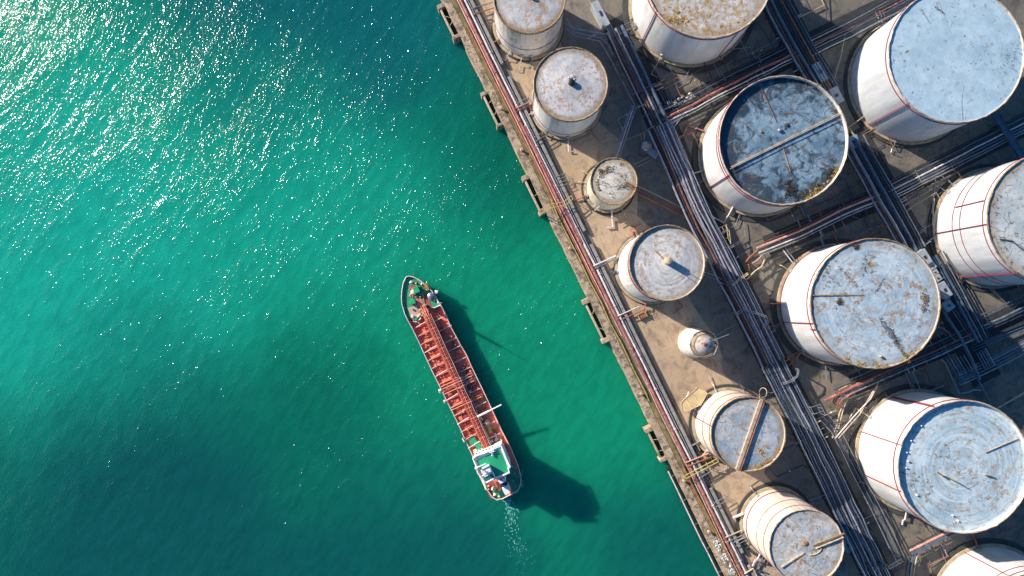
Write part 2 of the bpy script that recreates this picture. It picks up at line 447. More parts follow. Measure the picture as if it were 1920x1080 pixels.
bm = BM(); rg_ = random.Random(3)
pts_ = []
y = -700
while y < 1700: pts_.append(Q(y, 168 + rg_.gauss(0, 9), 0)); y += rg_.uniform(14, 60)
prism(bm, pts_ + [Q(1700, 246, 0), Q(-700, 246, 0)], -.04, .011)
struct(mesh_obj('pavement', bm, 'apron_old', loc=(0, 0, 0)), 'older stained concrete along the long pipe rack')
# quay wall with a ragged coping
bm = BM()
ys = list(range(-900, 1901, 20)); L_, R_ = [], []
for y in ys:
    L_.append(Q(y, random.uniform(-.9, .7), 0)); R_.append(Q(y, 14, 0))
for i in range(len(ys) - 1):
    prism(bm, [L_[i], L_[i + 1], R_[i + 1], R_[i]], -8, .18 + random.uniform(-.02, .02))
tag(mesh_obj('quay_wall', bm, 'concrete'), 'long tan concrete quay wall with a chipped coping along the water', 'quay wall')
bm = BM()
for y in range(-120, 1240, 24):
    if random.random() < .92: obox(bm, Q(y, 47.5, 0), Q(y + 22, 47.5, 0), .7, 0, 1.15, .08 + random.uniform(0, .04))
tag(mesh_obj('bund_wall', bm, 'concrete_grey'), 'low grey concrete bund wall running beside the quay pipes', 'wall')
bm = BM(); obox(bm, Q(-300, 18.5, 0), Q(1500, 18.5, 0), 1.15, 0, .10)
struct(mesh_obj('service_path', bm, paint('mossy_strip', (.21, .16, .07), .95, 0, .4, .5, .5, (.36, .26, .16), 1.0, .05)), 'mossy strip behind the quay coping')
bm = BM()
for y in range(-40, 1100, 3):
    if random.random() < .5:
        k = random.choice((9, 14, 18, 20, 22, 53, 55)); q = Q(y + random.uniform(-2, 2), k + random.gauss(0, 1.2), .1)
        tuft(bm, q, random.uniform(.2, .7), random.randint(4, 14), .12, .25)
tag(mesh_obj('quay_weeds', bm, 'weed'), 'olive weeds growing along the quay pipes', 'weeds', kind='stuff')

# ------------------------------------------------------------------ tanks
RT = random.Random(42)
def ang_to(cx, cy, px, py): return math.atan2(-(py - cy), px - cx)
def tank(label, cx, cy, rp, hr, shell, roof, recess=.3, cone=0., rings=(), risers=(), rim='rim', pad=1.9, taper=1., seg=112, thick=.14, inlets=5):
    h = hr * H; c = W(cx, cy, h); r = rp * (H - h) / F
    t = thing('storage_tank', (c.x, c.y, 0), label, 'storage tank', 'storage tanks in the tank farm')
    z = lambda a: Vector((0, 0, a))
    def part(name, bm, m):
        bm.transform(Matrix.Translation(Vector((c.x, c.y, 0)))); return mesh_obj(name, bm, m, t)
    rb = r * taper
    bm = BM(); rg = lathe(bm, [(r + pad, .0), (r + pad, .30), (r + .2, .36)], seg); part('foundation_pad', bm, 'pad')
    bm = BM(); lathe(bm, [(rb + .75, .3), (rb + .75, .75), (rb + .1, .80), (rb + .1, .3)], seg); part('foundation_curb', bm, 'curb')
    bm = BM()
    pr = [(rb + (r - rb) * k / 8, .5 + (h - .5) * k / 8) for k in range(9)]
    lathe(bm, pr + [(r - thick, h), (r - thick, h - recess - .5)], seg)
    sh = part('shell', bm, shell)
    bm = BM()
    rr = r - thick; zr = h - recess
    prof = [(rr * k / 10, zr + cone * (1 - k / 10) + .02) for k in range(10, 0, -1)]
    rgs = lathe(bm, prof, seg); bm.faces.new(rgs[-1]).smooth = True
    part('roof', bm, roof)
    bm = BM(); torus(bm, r + .02, .15, h + .02, seg, 6)
    for v_ in bm.verts:
        k_ = 1 + random.gauss(0, .0035); v_.co.x *= k_; v_.co.y *= k_; v_.co.z += random.gauss(0, .03)
    part('rim', bm, rim)
    for (dz, rr_) in rings:
        bm = BM(); torus(bm, r + .14, rr_ * .8, h - dz, seg, 6); part('ring_pipe', bm, 'red_line')
    for (px, py, z0, z1) in risers:
        a = ang_to(cx, cy, px, py); d = Vector((math.cos(a), math.sin(a), 0)) * (r + .2)
        bm = BM(); tube(bm, [d + z(z0 * h), d + z(z1 * h - .3), d * .985 + z(z1 * h + (.3 if z1 > .99 else 0))], .12, 6); part('riser_pipe', bm, 'red_line')
    for i in range(inlets):
        a = R(100 + RT.uniform(0, 215)); d = Vector((math.cos(a), math.sin(a), 0)); e = Vector((-d.y, d.x, 0)); r0 = rb
        pts = [d * r0 + z(1.1), d * (r0 + pad + .6) + z(1.1), d * (r0 + pad + 1.) + z(.5), d * (r0 + pad + RT.uniform(1.5, 3.5)) + z(.5)]
        if RT.random() < .7: pts.append(pts[-1] + e * RT.choice((-1, 1)) * RT.uniform(1, 4))
        bm = BM(); tube(bm, pts, RT.choice((.1, .14, .2)), 7); ip = part('inlet_pipe', bm, RT.choice(['steel', 'tan_metal', 'rust_pipe', 'steel_blue', 'red_pipe', 'white_pipe']))
        if i % 2: bm = BM(); tube(bm, [d * r0 + z(1.6), d * (r0 + .35) + z(1.6)], .5, 12); part('manway', bm, 'cab')
    t_ = dict(o=t, c=c, r=r, h=h, zr=zr, part=part, cx=cx, cy=cy)
    return t_

def on_roof(T, px, py, dz=0.):                    # world point on the roof of tank T under a pixel
    return W(px, py, T['zr'] + dz)
def rbox(T, name, a, b, w_, dz0, dz1, m):
    bm = BM(); obox(bm, on_roof(T, *a), on_roof(T, *b), w_, T['zr'] + dz0, T['zr'] + dz1); bevel(bm, .03)
    return mesh_obj(name, bm, m, T['o'])
def rtube(T, name, pts, dz, r_, m):
    bm = BM(); tube(bm, [on_roof(T, p[0], p[1], dz) for p in pts], r_, 6); return mesh_obj(name, bm, m, T['o'])
def rtufts(T, name, spots, m, size=.16, kind='stuff'):
    bm = BM()
    for (px, py, r_, n) in spots: tuft(bm, on_roof(T, px, py, .03), r_, n, size, .25)
    o = mesh_obj(name, bm, m, T['o']); o['kind'] = kind
    return o
def hatch(T, px, py, r_, hh, m, mtop=None, name='roof_hatch', dz=0.):
    bm = BM(); p = on_roof(T, px, py)
    lathe(bm, [(r_, 0), (r_, hh), (r_ * .72, hh + .12), (.02, hh + .18)], 20)
    bm.transform(Matrix.Translation(p + Vector((0, 0, dz)))); return mesh_obj(name, bm, m, T['o'])

def arc_spots(T, a0, a1, fr, n, rr, cnt):
    out = []
    for _ in range(n):
        a = R(random.uniform(a0, a1)); k = random.uniform(*fr) * T['r'] * F / (H - T['zr'])
        out.append((T['cx'] + k * math.cos(a), T['cy'] - k * math.sin(a), rr * random.uniform(.4, 1.2), int(cnt * random.uniform(.4, 1.3))))
    return out

pale = (.50, .53, .56); blue1 = (.34, .47, .56); blue2 = (.43, .55, .63)
WHITE = (.74, .74, .74)
SH_clean = shell_mat('clean_white_shell', WHITE, .06, (.45, .30, .2), 2.4, 1)
SH_shade = shell_mat('shaded_white_shell', (.60, .64, .68), .10, (.40, .30, .22), 2.4, 8)  # white shell with blue shade mixed into its colour
SH_clean2 = shell_mat('clean_white_shell_paint', WHITE, .10, (.45, .33, .25), 2.4, 2)
SH_rust = shell_mat('rust_streaked_shell', (.74, .73, .74), .85, (.42, .25, .10), 2.4, 3)
SH_quay = shell_mat('quay_tank_shell', (.78, .77, .76), .28, (.36, .24, .14), 2.4, 4)
SH_cream = shell_mat('cream_shell', (.76, .70, .56), .34, (.40, .29, .14), 1.8, 5)
SH_rib = shell_mat('cream_ribbed_shell', (.78, .70, .60), .30, (.42, .22, .15), 2.0, 6, .75, .5)

A = tank('quay tank with orange rust streak on its white shell, cut by the top edge', 993, -5, 67, .09, SH_rust,
         roof_mat('speckled_grey_roof', (.44, .49, .52), (.58, .58, .57), .88, (.42, .20, .06), seed=1, edge=.8, rad=8.6, fleck=.8), .12, .5, [(.45, .08), (9.2, .08)], pad=1.0)
hatch(A, 997, -3, .55, .9, 'black', name='roof_vent')
B = tank('white tank with one black vent at its speckled roof centre, beside the quay', 1070, 158, 69, .088, SH_quay,
         roof_mat('rust_flecked_white_roof', (.48, .50, .53), (.64, .63, .62), .72, (.42, .20, .08), seed=2, edge=.7, rad=8.6, fleck=.7, seams=10), .12, .45, [(.45, .08), (10.6, .07)], [(1003, 172, .05, 1)], pad=.8)
hatch(B, 1071, 157, .75, 1.1, 'black', name='roof_vent')
bm = BM()
for i in range(10):
    p = on_roof(B, 1072 + random.uniform(-7, 7), 147 + random.uniform(-6, 6), .45)
    blob(bm, p, random.uniform(.15, .32), 1, .6, .3)
mesh_obj('vent_fitting', bm, 'white_pipe', B['o'])
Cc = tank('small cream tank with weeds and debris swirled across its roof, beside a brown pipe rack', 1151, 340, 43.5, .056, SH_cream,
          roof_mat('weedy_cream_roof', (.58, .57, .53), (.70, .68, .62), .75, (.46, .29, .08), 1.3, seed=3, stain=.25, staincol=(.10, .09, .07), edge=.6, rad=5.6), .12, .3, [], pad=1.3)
rtufts(Cc, 'roof_weeds', [(1145 + 34 * math.cos(a / 10) * .5 + random.uniform(-4, 4), 335 + 17 * math.sin(a / 10) + random.uniform(-4, 4), .5, 14) for a in range(10, 52, 3)] + [(1140, 318, .9, 60), (1128, 322, .6, 40), (1170, 330, .7, 30), (1165, 350, .8, 50), (1178, 352, .7, 40), (1122, 355, .4, 20), (1165, 308, .5, 20)] + [(1140 + random.gauss(0, 9), 320 + random.gauss(0, 5), .5, 20) for _ in range(14)] + [(1168 + random.gauss(0, 9), 347 + random.gauss(0, 6), .5, 16) for _ in range(16)], 'moss', .17)
rtufts(Cc, 'roof_debris', [(1125, 320, .5, 30), (1150, 342, .6, 40), (1160, 345, .7, 40), (1118, 342, .25, 10)] + [(1146 + 26 * math.cos(a / 8), 344 + 20 * math.sin(a / 8), .35, 16) for a in range(20, 56, 2)], 'debris', .15)
bm = BM(); tube(bm, [W(1178, 343, Cc['h'] + .2), W(1192, 351, Cc['h'] + .25)], .16); tube(bm, [W(1176, 347, Cc['h'] + .2), W(1192, 356, Cc['h'] + .2)], .13)
mesh_obj('roof_pipe', bm, 'rust_pipe', Cc['o'])
D = tank('white tank with tan centre hatch throwing a dark shadow over its roof', 1251, 493, 70.5, .105, SH_quay,
         roof_mat('streaked_white_roof', (.46, .49, .53), (.66, .64, .61), .62, (.36, .24, .13), 1.2, ring=.85, ringcol=(.30, .26, .22), seed=4, seams=14, rad=8.6, edge=.5), .45, .55, [(1.0, .09), (1.7, .09)], rim='rim', pad=.9)
hatch(D, 1250, 490, .85, 1.9, 'tan_metal', name='centre_hatch', dz=.4)
rtube(D, 'roof_rib', [(1252, 492), (1306, 532)], .55, .07, 'steel'); rtube(D, 'roof_rib', [(1256, 490), (1312, 524)], .55, .07, 'steel')
rtube(D, 'roof_rib', [(1228, 470), (1246, 487)], .6, .07, 'rust_pipe')
Fk = tank('cream tank whose roof is split by one wide rusty diagonal beam', 1403, 814, 69.5, .085, SH_rib,
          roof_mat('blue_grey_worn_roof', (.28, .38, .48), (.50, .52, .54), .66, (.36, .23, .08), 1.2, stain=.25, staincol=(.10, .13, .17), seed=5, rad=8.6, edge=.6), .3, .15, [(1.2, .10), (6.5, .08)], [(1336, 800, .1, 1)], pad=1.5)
rbox(Fk, 'roof_beam', (1427, 748), (1381, 880), .85, .1, .6, 'rim_pale')
rbox(Fk, 'beam_rail', (1432, 752), (1387, 881), .16, .15, .7, 'rust_pipe')
bm = BM()
for i in range(60):
    k = random.random(); q = on_roof(Fk, 1431 - 46 * k + random.uniform(0, 9), 750 + 131 * k, 0)
    tuft(bm, q + Vector((0, 0, .55)), .35, 4, .14, .25)
o = mesh_obj('beam_debris', bm, 'debris', Fk['o']); o['kind'] = 'stuff'
rtufts(Fk, 'roof_moss', [(1432, 850, .8, 90), (1425, 846, .7, 60), (1440, 838, .4, 20)] + arc_spots(Fk, -80, -25, (.86, .97), 26, .5, 22) + [(1407, 775, .5, 12), (1412, 765, .4, 10)], 'gold', .14)
bm = BM(); tube(bm, [W(1424, 746, Fk['h'] + .3)] + [W(1431 + 7 * math.cos(R(a)), 736 + 9 * math.sin(R(a)), 3 + (a + 200) / 60.) for a in range(-200, 120, 30)], .08)
mesh_obj('ladder_hoop', bm, 'tan_metal', Fk['o'])
G = tank('tall cream ribbed tank with broken rusty roof fittings, at the bottom edge', 1512, 1025, 69.5, .107, SH_rib,
         roof_mat('broken_pale_roof', (.38, .46, .52), (.60, .60, .58), .80, (.36, .20, .07), 1.2, stain=.2, staincol=(.12, .15, .17), seed=6, rad=8.5, edge=.3), .2, .3, [(3.0, .07), (7.2, .06), (13.8, .13)], pad=1.6, rim='rim_pale')
rbox(G, 'roof_beam', (1522, 1022), (1581, 999), .32, .25, .5, 'rim'); rbox(G, 'roof_beam', (1528, 1027), (1580, 1006), .2, .25, .6, 'tan_metal')
rbox(G, 'roof_beam', (1464, 1063), (1508, 1035), .35, .15, .4, 'rim_pale')
hatch(G, 1509, 1018, .7, .35, 'rim', name='centre_hatch'); rtufts(G, 'hatch_rust', [(1505, 1022, 1.3, 70), (1500, 1010, 1.0, 40)], 'gold', .14)
bm = BM(); tube(bm, [on_roof(G, 1518 + 22 * math.cos(R(a)), 1027 + 14 * math.sin(R(a)), .3) for a in range(5, 90, 14)], .12); mesh_obj('curved_pipe', bm, 'rim_pale', G['o'])
rtufts(G, 'roof_debris', [(1490, 1050, .7, 60), (1510, 1030, .6, 50), (1545, 1045, .8, 50), (1535, 990, .6, 30), (1475, 985, .5, 24), (1468, 1006, .3, 16), (1500, 975, .5, 20), (1560, 1020, .8, 30), (1528, 1062, .9, 40), (1506, 960, .5, 18)], 'moss', .14)
Hh = tank('large white tank with heavy orange rust speckles over its roof, at the top edge', 1329, -50, 121, .1, SH_clean2,
          roof_mat('heavily_speckled_roof', (.52, .54, .55), (.64, .62, .59), .92, (.42, .22, .04), 1.0, seed=7, rad=14.5, edge=.5, fleck=.9), .25, .3, [(.75, .13)], [(1223, 27, 0, 1), (1384, 55, 0, 1)], rim='rim_pale', pad=2.3)
rtufts(Hh, 'roof_moss', [(1262 + random.gauss(0, 12), 34 + random.gauss(0, 9), .5, 22) for _ in range(26)] + [(1330 + random.gauss(0, 50), 20 + random.gauss(0, 24), .3, 7) for _ in range(50)], 'gold', .15)
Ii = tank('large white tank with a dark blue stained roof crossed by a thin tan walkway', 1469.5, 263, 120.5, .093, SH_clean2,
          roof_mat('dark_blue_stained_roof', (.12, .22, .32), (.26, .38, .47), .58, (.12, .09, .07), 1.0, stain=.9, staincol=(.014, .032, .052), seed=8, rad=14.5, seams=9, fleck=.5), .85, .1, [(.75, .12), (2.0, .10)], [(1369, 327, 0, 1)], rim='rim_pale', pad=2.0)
rbox(Ii, 'roof_walkway', (1370, 314), (1577, 211), .34, 0.3, .5, 'rim_pale'); rtube(Ii, 'walkway_rail', [(1369, 317), (1578, 214)], .7, .08, 'tan_metal')
rtube(Ii, 'roof_pipe', [(1428, 166), (1456, 228)], .15, .11, 'brown_pipe'); rtube(Ii, 'roof_pipe', [(1468, 275), (1482, 322)], .15, .1, 'rim')
hatch(Ii, 1461, 245, .45, .5, 'steel'); hatch(Ii, 1427, 248, .25, .25, 'rust_pipe'); hatch(Ii, 1476, 235, .5, .2, 'debris', name='roof_drain')
rtufts(Ii, 'manway_rust', [(1464, 213, .7, 40), (1468, 240, .9, 60), (1475, 236, .6, 60), (1428, 247, .4, 24)], 'debris', .12)
rtufts(Ii, 'roof_debris', [(1478, 340 + i * 2.0, .5 + i * .03, 26) for i in range(16)] + [(1486 + random.gauss(0, 7), 350 + random.gauss(0, 9), .7, 26) for _ in range(16)] + arc_spots(Ii, -80, -30, (.86, .98), 40, .7, 24) + arc_spots(Ii, 35, 100, (.94, 1.), 40, .5, 16), 'debris', .17)
rtufts(Ii, 'roof_weeds', arc_spots(Ii, -70, -20, (.9, 1.), 46, .5, 20) + arc_spots(Ii, 20, 80, (.95, 1.02), 24, .4, 12), 'gold', .16)
J = tank('large clean tank with a plain sky blue roof, in the top right corner', 1793, 103, 127, .104, SH_shade,
         roof_mat('sky_blue_roof', (.38, .55, .66), (.46, .61, .70), .34, (.22, .16, .10), 1.0, ring=.18, ringcol=(.26, .32, .36), seed=9, rad=15.2, fleck=.9), .18, .15, [(.95, .12)], [(1702, 195, 0, 1)], rim='rim_pale', pad=1.5)
rtube(J, 'roof_cable', [(1760, 4), (1770, 30), (1794, 90), (1797, 104), (1803, 150), (1806, 165), (1803, 190), (1805, 225)], .1, .035, 'steel')
rtube(J, 'roof_cable', [(1730, 22), (1744, 44)], .1, .04, 'steel_dark')
rtufts(J, 'roof_debris', [(1752 + i * 1.4, 12 + i * 1.1, .3, 6) for i in range(14)] + [(1892 + random.gauss(0, 16), 112 + random.gauss(0, 26), .3, 5) for _ in range(46)], 'debris', .12)
K = tank('large white tank with pale blue roof, short radial rusty beam and brown moss patches', 1641, 569, 121.5, .106, SH_clean,
         roof_mat('pale_blue_scratched_roof', (.34, .49, .61), (.52, .62, .68), .70, (.33, .19, .08), 1.0, ring=.65, ringcol=(.22, .21, .22), seed=10, seams=16, rad=14.3, fleck=.8, edge=.3), .22, .2, [(1.5, .12), (15.6, .12)], [(1521, 607, 0, 1), (1524, 620, .88, 1)], rim='rim', pad=2.1)
rbox(K, 'roof_beam', (1523, 553.5), (1618, 553.5), .28, .12, .3, 'rim')
hatch(K, 1573, 567, .5, .1, 'debris', name='roof_drain'); hatch(K, 1606, 462, .4, .1, 'debris', name='roof_drain')
rtufts(K, 'walkway_debris', [(1650 + i * .8 + random.gauss(0, 2.4), 598 + i * 1.15 + random.gauss(0, 2.4), .5, 14) for i in range(42)], 'debris', .14); rbox(K, 'roof_walkway', (1655, 605), (1678, 639), .5, .12, .3, 'steel'); rtufts(K, 'roof_debris', [(1574 + i * 1.9 + random.gauss(0, 1.5), 500 + i * 2.1 + random.gauss(0, 1.5), .3, 9) for i in range(24)] + [(1640 + i * .75, 550 - i * 1.2, .3, 9) for i in range(24)], 'debris', .12)
rtufts(K, 'drain_rust', [(1573 + random.gauss(0, 4), 567 + random.gauss(0, 4), .6, 22) for _ in range(12)] + [(1606 + random.gauss(0, 2), 462 + random.gauss(0, 3), .5, 20) for _ in range(8)], 'debris', .14)
rtufts(K, 'roof_moss', [(1735 + random.gauss(0, 6), 566 + random.gauss(0, 14), .6, 24) for _ in range(22)] + [(1622 + random.gauss(0, 9), 496 + random.gauss(0, 12), .3, 9) for _ in range(26)] + [(1555 + random.gauss(0, 16), 520 + random.gauss(0, 18), .25, 6) for _ in range(40)] + [(1585, 552, .5, 40), (1573, 567, .6, 60), (1606, 462, .5, 50)] + [(1665 + 1.1 * i + random.gauss(0, 2), 610 + i * 2.0, .4, 12) for i in range(36)], 'moss', .15)
rtufts(K, 'rim_lichen', arc_spots(K, -120, -45, (.93, .99), 46, .5, 14), 'gold', .15)
hatch(K, 1650, 668, .3, .5, 'yellow_metal')
L = tank('large white tank ringed by thin red pipes, cut by the right edge', 1973, 408, 122, .112, SH_shade,
         roof_mat('mossy_pale_roof', (.44, .51, .54), (.56, .60, .60), .55, (.30, .22, .09), 1.0, stain=.12, seed=11, rad=14.2, fleck=.8, edge=.5), .2, .2, [(1.3, .10), (8.6, .08), (11.2, .08)], [(1851, 420, 0, 1), (1906, 513, 0, 1), (1855, 374, .4, .92)], rim='rim', pad=1.7)
rtufts(L, 'roof_moss', [(1895, 418, .5, 20), (1880, 448, .7, 40), (1904, 440, .6, 30), (1866, 400, .4, 16), (1912, 372, .6, 20)] + arc_spots(L, 120, 240, (.86, .97), 30, .4, 8), 'moss', .15)
rtube(L, 'roof_pipe', [(1875, 448), (1898, 452), (1920, 470)], .2, .16, 'steel_blue')
Mm = tank('large white tank with concentric ring marks over its pale blue roof', 1807.5, 875.5, 124, .106, SH_clean,
          roof_mat('ring_marked_blue_roof', (.36, .53, .64), (.55, .66, .71), .58, (.36, .24, .13), 1.0, ring=.95, ringcol=(.27, .29, .29), seed=12, seams=16, rad=14.6, fleck=.6), .95, .15, [(1.5, .12)], [(1690, 835, 0, 1), (1752, 764, 0, 1), (1755, 763, 0, .97), (1686, 925, 0, .96)], rim='rim_pale', pad=2.0)
rtube(Mm, 'roof_cable', [(1848, 848), (1908, 822)], .3, .12, 'rim_pale')
for (x, y) in ((1707, 826), (1699, 848), (1702, 865), (1698, 877), (1718, 928), (1795, 976), (1785, 966), (1726, 798)): hatch(Mm, x, y, .2, .35, 'white_pipe', name='roof_vent')
rtube(Mm, 'roof_pipe', [(1757, 885), (1762, 888), (1768, 892)], 1.0, .22, 'rim'); rbox(Mm, 'roof_fin', (1764, 888), (1796, 905), .2, .1, 1.5, 'rim_pale'); rbox(Mm, 'roof_fin', (1842, 888), (1856, 891), .2, .1, .9, 'rim_pale')
rtufts(Mm, 'roof_debris', [(1710 + random.gauss(0, 14), 903 + random.gauss(0, 10), .3, 8) for _ in range(30)] + [(1770 + random.gauss(0, 12), 850 + random.gauss(0, 9), .3, 8) for _ in range(24)] + [(1733 + random.gauss(0, 12), 925 + random.gauss(0, 14), .25, 5) for _ in range(16)], 'moss', .13)
Nn = tank('white tank with a smooth shell, mostly cut off by the bottom right corner', 1956, 1194, 122, .1, SH_clean,
          roof_mat('plain_blue_roof', (.28, .48, .62), (.38, .55, .66), .3, seed=13, rad=14.5), .4, .2, [(1.2, .12), (3.2, .08)], [(1900, 1085, 0, 1)], rim='rim', pad=2.0)

# the smallest tank: squat cone on a drum with a platform and a thin pole
h = 9.0; c = W(1318, 645, h); t = thing('storage_tank', (c.x, c.y, 0), 'smallest white tank, cone topped, with a thin pole reaching over the apron', 'storage tank', 'storage tanks in the tank farm')
def sp(name, bm, m):
    bm.transform(Matrix.Translation(Vector((c.x, c.y, 0)))); return mesh_obj(name, bm, m, t)
bm = BM(); lathe(bm, [(4.6, 0), (4.6, .22), (3.9, .25)], 8, False); sp('foundation_pad', bm, 'curb')
bm = BM(); lathe(bm, [(3.85, .2), (3.8, 3.0), (3.45, 6.0), (3.15, h), (3.05, h)], 64); sp('shell', bm, shell_mat('small_tank_shell', (.77, .73, .68), .22, (.36, .25, .16), 1.6, 9))
bm = BM(); rg = lathe(bm, [(3.1, h - .05), (2.0, h + .55), (.5, h + 1.3)], 64); bm.faces.new(rg[-1]); sp('roof', bm, roof_mat('small_tank_roof', (.48, .48, .49), (.68, .65, .62), .75, (.42, .25, .08), 1.5, stain=.2, seed=15, rad=3.1, edge=.7, seams=8))
bm = BM(); torus(bm, 3.12, .16, h, 64); sp('rim', bm, 'rim')
bm = BM(); torus(bm, 3.5, .07, h + .9, 8, 5); [tube(bm, [(3.5 * math.cos(k * math.pi / 4), 3.5 * math.sin(k * math.pi / 4), h - .3), (3.5 * math.cos(k * math.pi / 4), 3.5 * math.sin(k * math.pi / 4), h + .9)], .05, 5) for k in range(8)]; sp('guard_rail', bm, 'steel')
bm = BM(); blob(bm, (0, 0, h + 1.4), .5, 2, .7, .25); blob(bm, (-.5, .2, h + 1.2), .3, 1, .8, .3); sp('roof_valve', bm, 'rust_pipe')
bm = BM(); tube(bm, [W(1322, 644, h + 1.6) - Vector((c.x, c.y, 0)), W(1367, 627, h + 1.9) - Vector((c.x, c.y, 0))], .1, 6); sp('pole', bm, 'steel')
bm = BM(); tube(bm, [W(1331, 635, h + .7) - Vector((c.x, c.y, 0)), W(1340, 648, h + .7) - Vector((c.x, c.y, 0)), W(1328, 652, h + .7) - Vector((c.x, c.y, 0))], .16, 6); sp('roof_pipe', bm, 'steel_blue')
# stair ladders on tanks seen from above
def ladder(parent, a, b, w_, m='white_pipe'):
    a = Vector(a); b = Vector(b); d = (b - a); n = Vector((-d.y, d.x, 0)).normalized() * (w_ / 2)
    bm = BM(); tube(bm, [a - n, b - n], .09, 6); tube(bm, [a + n, b + n], .09, 6)
    k = int(d.length / .6)
    for i in range(1, k): tube(bm, [a + d * i / k - n, a + d * i / k + n], .045, 5)
    return mesh_obj('ladder', bm, m, parent)
ladder(Cc['o'], W(1145, 364, Cc['h'] + .4), W(1113, 392, .3), 1.0)

# ------------------------------------------------------------------ quay pipes
def qpts(y0, y1, t, step=70, j=.8): 
    out = []; y = y0
    while y < y1: out.append(Qp(y, t + random.uniform(-j, j))); y += step * random.uniform(.8, 1.2)
    out.append(Qp(y1, t)); return out
QG = 'pipes running along the quay'
pipe('thick red main pipe running the whole quay', qpts(-60, 1180, 31), .85, .34, 'red_pipe', group=QG, posts=9, flange=11)
pipe('thick white pipe running the whole quay beside the red main', qpts(-60, 1180, 38), .95, .27, 'white_pipe', group=QG, flange=13)
pipe('thin grey pipe on the landward side of the white quay pipe', qpts(-60, 1180, 42.5), .8, .14, 'lav_pipe', group=QG, flange=16)
pipe('thin faded pink pipe on the seaward side of the red quay main', qpts(-60, 640, 25), .7, .17, 'pink_pipe', group=QG)
pipe('rusty thin pipe nearest the coping on the upper quay', qpts(60, 560, 21.5, 50, 1.6), .5, .14, 'rust_pipe', group=QG)
pipe('thin red pipe squeezed between red main and white pipe on the upper quay', qpts(250, 470, 34.6, 50, .4), 1.25, .13, 'red_pipe', group=QG)
pipe('wavy olive yellow pipe on the mossy strip of the middle quay', qpts(380, 760, 17, 40, 1.6), .4, .11, 'yellow_metal', group=QG)
pipe('thin pale pipe on the seaward side of the red main, lower quay', qpts(700, 1180, 26, 50, 1.2), .7, .14, 'rim_pale', group=QG)
pipe('rusty brown pipe on the mossy strip of the lower quay', qpts(880, 1180, 21, 50, 1.6), .5, .15, 'rust_pipe', group=QG)
pipe('thin steel handrail pipe along the coping at the lower quay', qpts(960, 1180, 12, 60, .6), 1.1, .07, 'steel', group=QG)

# branch pipes from the quay pipes to the tanks
BG = 'branch pipes from the quay to the tanks'
def pair(label, a, b, z, gap, r1, r2, m1, m2):
    d = Vector((b[0] - a[0], b[1] - a[1])).normalized(); n = Vector((-d.y, d.x)) * gap / 2
    pipe('upper ' + label, [(a[0] + n.x * -1, a[1] + n.y * -1), (b[0] - n.x, b[1] - n.y)], z, r1, m1, group=BG, flange=6, wob=.01)
    pipe('lower ' + label, [(a[0] + n.x, a[1] + n.y), (b[0] + n.x, b[1] + n.y)], z * .9, r2, m2, group=BG, flange=6, wob=.01)
pair('pipe of the pair feeding the rust streaked tank', (884, 22), (926, 9), 1.3, 11, .14, .14, 'steel', 'rust_pipe')
pair('pipe of the pair feeding the tank with the black vent', (968, 206), (1003, 190), 1.3, 6, .17, .17, 'pink_pipe', 'red_pipe')
pair('pipe of the pair feeding the tank with the tan hatch', (1114, 501), (1156, 482), 1.4, 5, .22, .16, 'white_pipe', 'steel')
pair('pipe of the pair just below the tank with the tan hatch', (1160, 597), (1200, 579), 1.2, 9, .16, .14, 'white_pipe', 'rust_pipe')
pair('pipe of the pair feeding the tank with the diagonal beam', (1286, 872), (1332, 853), 1.3, 8, .18, .16, 'pink_pipe', 'rust_pipe')
pair('pipe of the pair feeding the ribbed tank', (1362, 1012), (1394, 998), 1.3, 9, .17, .15, 'rim_pale', 'steel')
pipe('short thick pale pipe stub ending on the mud beside the ribbed tank', [(1374, 971), (1394, 963)], 1.0, .38, 'white_pipe', group=BG, flange=0)
pipe('tan pipe bent around the bottom end of the quay, below the ribbed tank', [(1396, 1076), (1412, 1066), (1422, 1086)], 1.3, .24, 'tan_metal', group=BG, flange=0)

# ------------------------------------------------------------------ gantries, cabinets, fenders
def gantry(label, pts, z, m='tan_metal', r=.13, gap=5, ties=3):
    w0 = [W(p[0], p[1], z) for p in pts]
    a, b = w0[0], w0[-1]
    t = thing('pipe_gantry', (a.x, a.y, 0), label, 'gantry', 'pipe gantries over the racks')
    off = W(960 + gap * .44, 585 + gap * .9, z)
    off = Vector((off.x, off.y, 0))
    for k in (0, 1):
        q = [p + off * k for p in w0]
        bm = BM(); tube(bm, [Vector((q[0].x, q[0].y, 0))] + q + [Vector((q[-1].x, q[-1].y, 0))], r, 6); mesh_obj('portal_frame', bm, m, t)
    for i in range(ties + 1):
        k = i / ties * (len(w0) - 1); j = min(int(k), len(w0) - 2); p = w0[j].lerp(w0[j + 1], k - j)
        bm = BM(); tube(bm, [p, p + off], r * .8, 5); mesh_obj('tie_bar', bm, m, t)
    return t
gantry('yellow tan gantry crossing the quay pipes beside the weedy cream tank', [(1012, 394), (1030, 384), (1058, 378), (1071, 367)], 2.4, 'yellow_metal', .11, 7)
gantry('thin tan gantry crossing the lower quay pipes beside the beam roofed tank', [(1284, 892), (1345, 860)], 2.2, 'yellow_metal', .12, 6)
gantry('pale gantry bent over the long rack beside the tank with tan hatch', [(1373, 533), (1385, 523), (1402, 512)], 3.8, 'tan_metal', .11, 3)
gantry('rounded loop gantry over the long rack above the smallest tank', [(1382, 586), (1394, 578), (1436, 592), (1440, 600), (1430, 611)], 4.0, 'steel', .11, 4)
gantry('curved pale gantry over the long rack near the scaffold remains', [(1470, 718), (1484, 712), (1494, 704), (1497, 692)], 4.0, 'steel', .11, 3)
gantry('thin gantry across the long rack beside the coil of red pipes', [(1520, 764), (1538, 758), (1542, 766)], 4.2, 'steel', .12, 14)
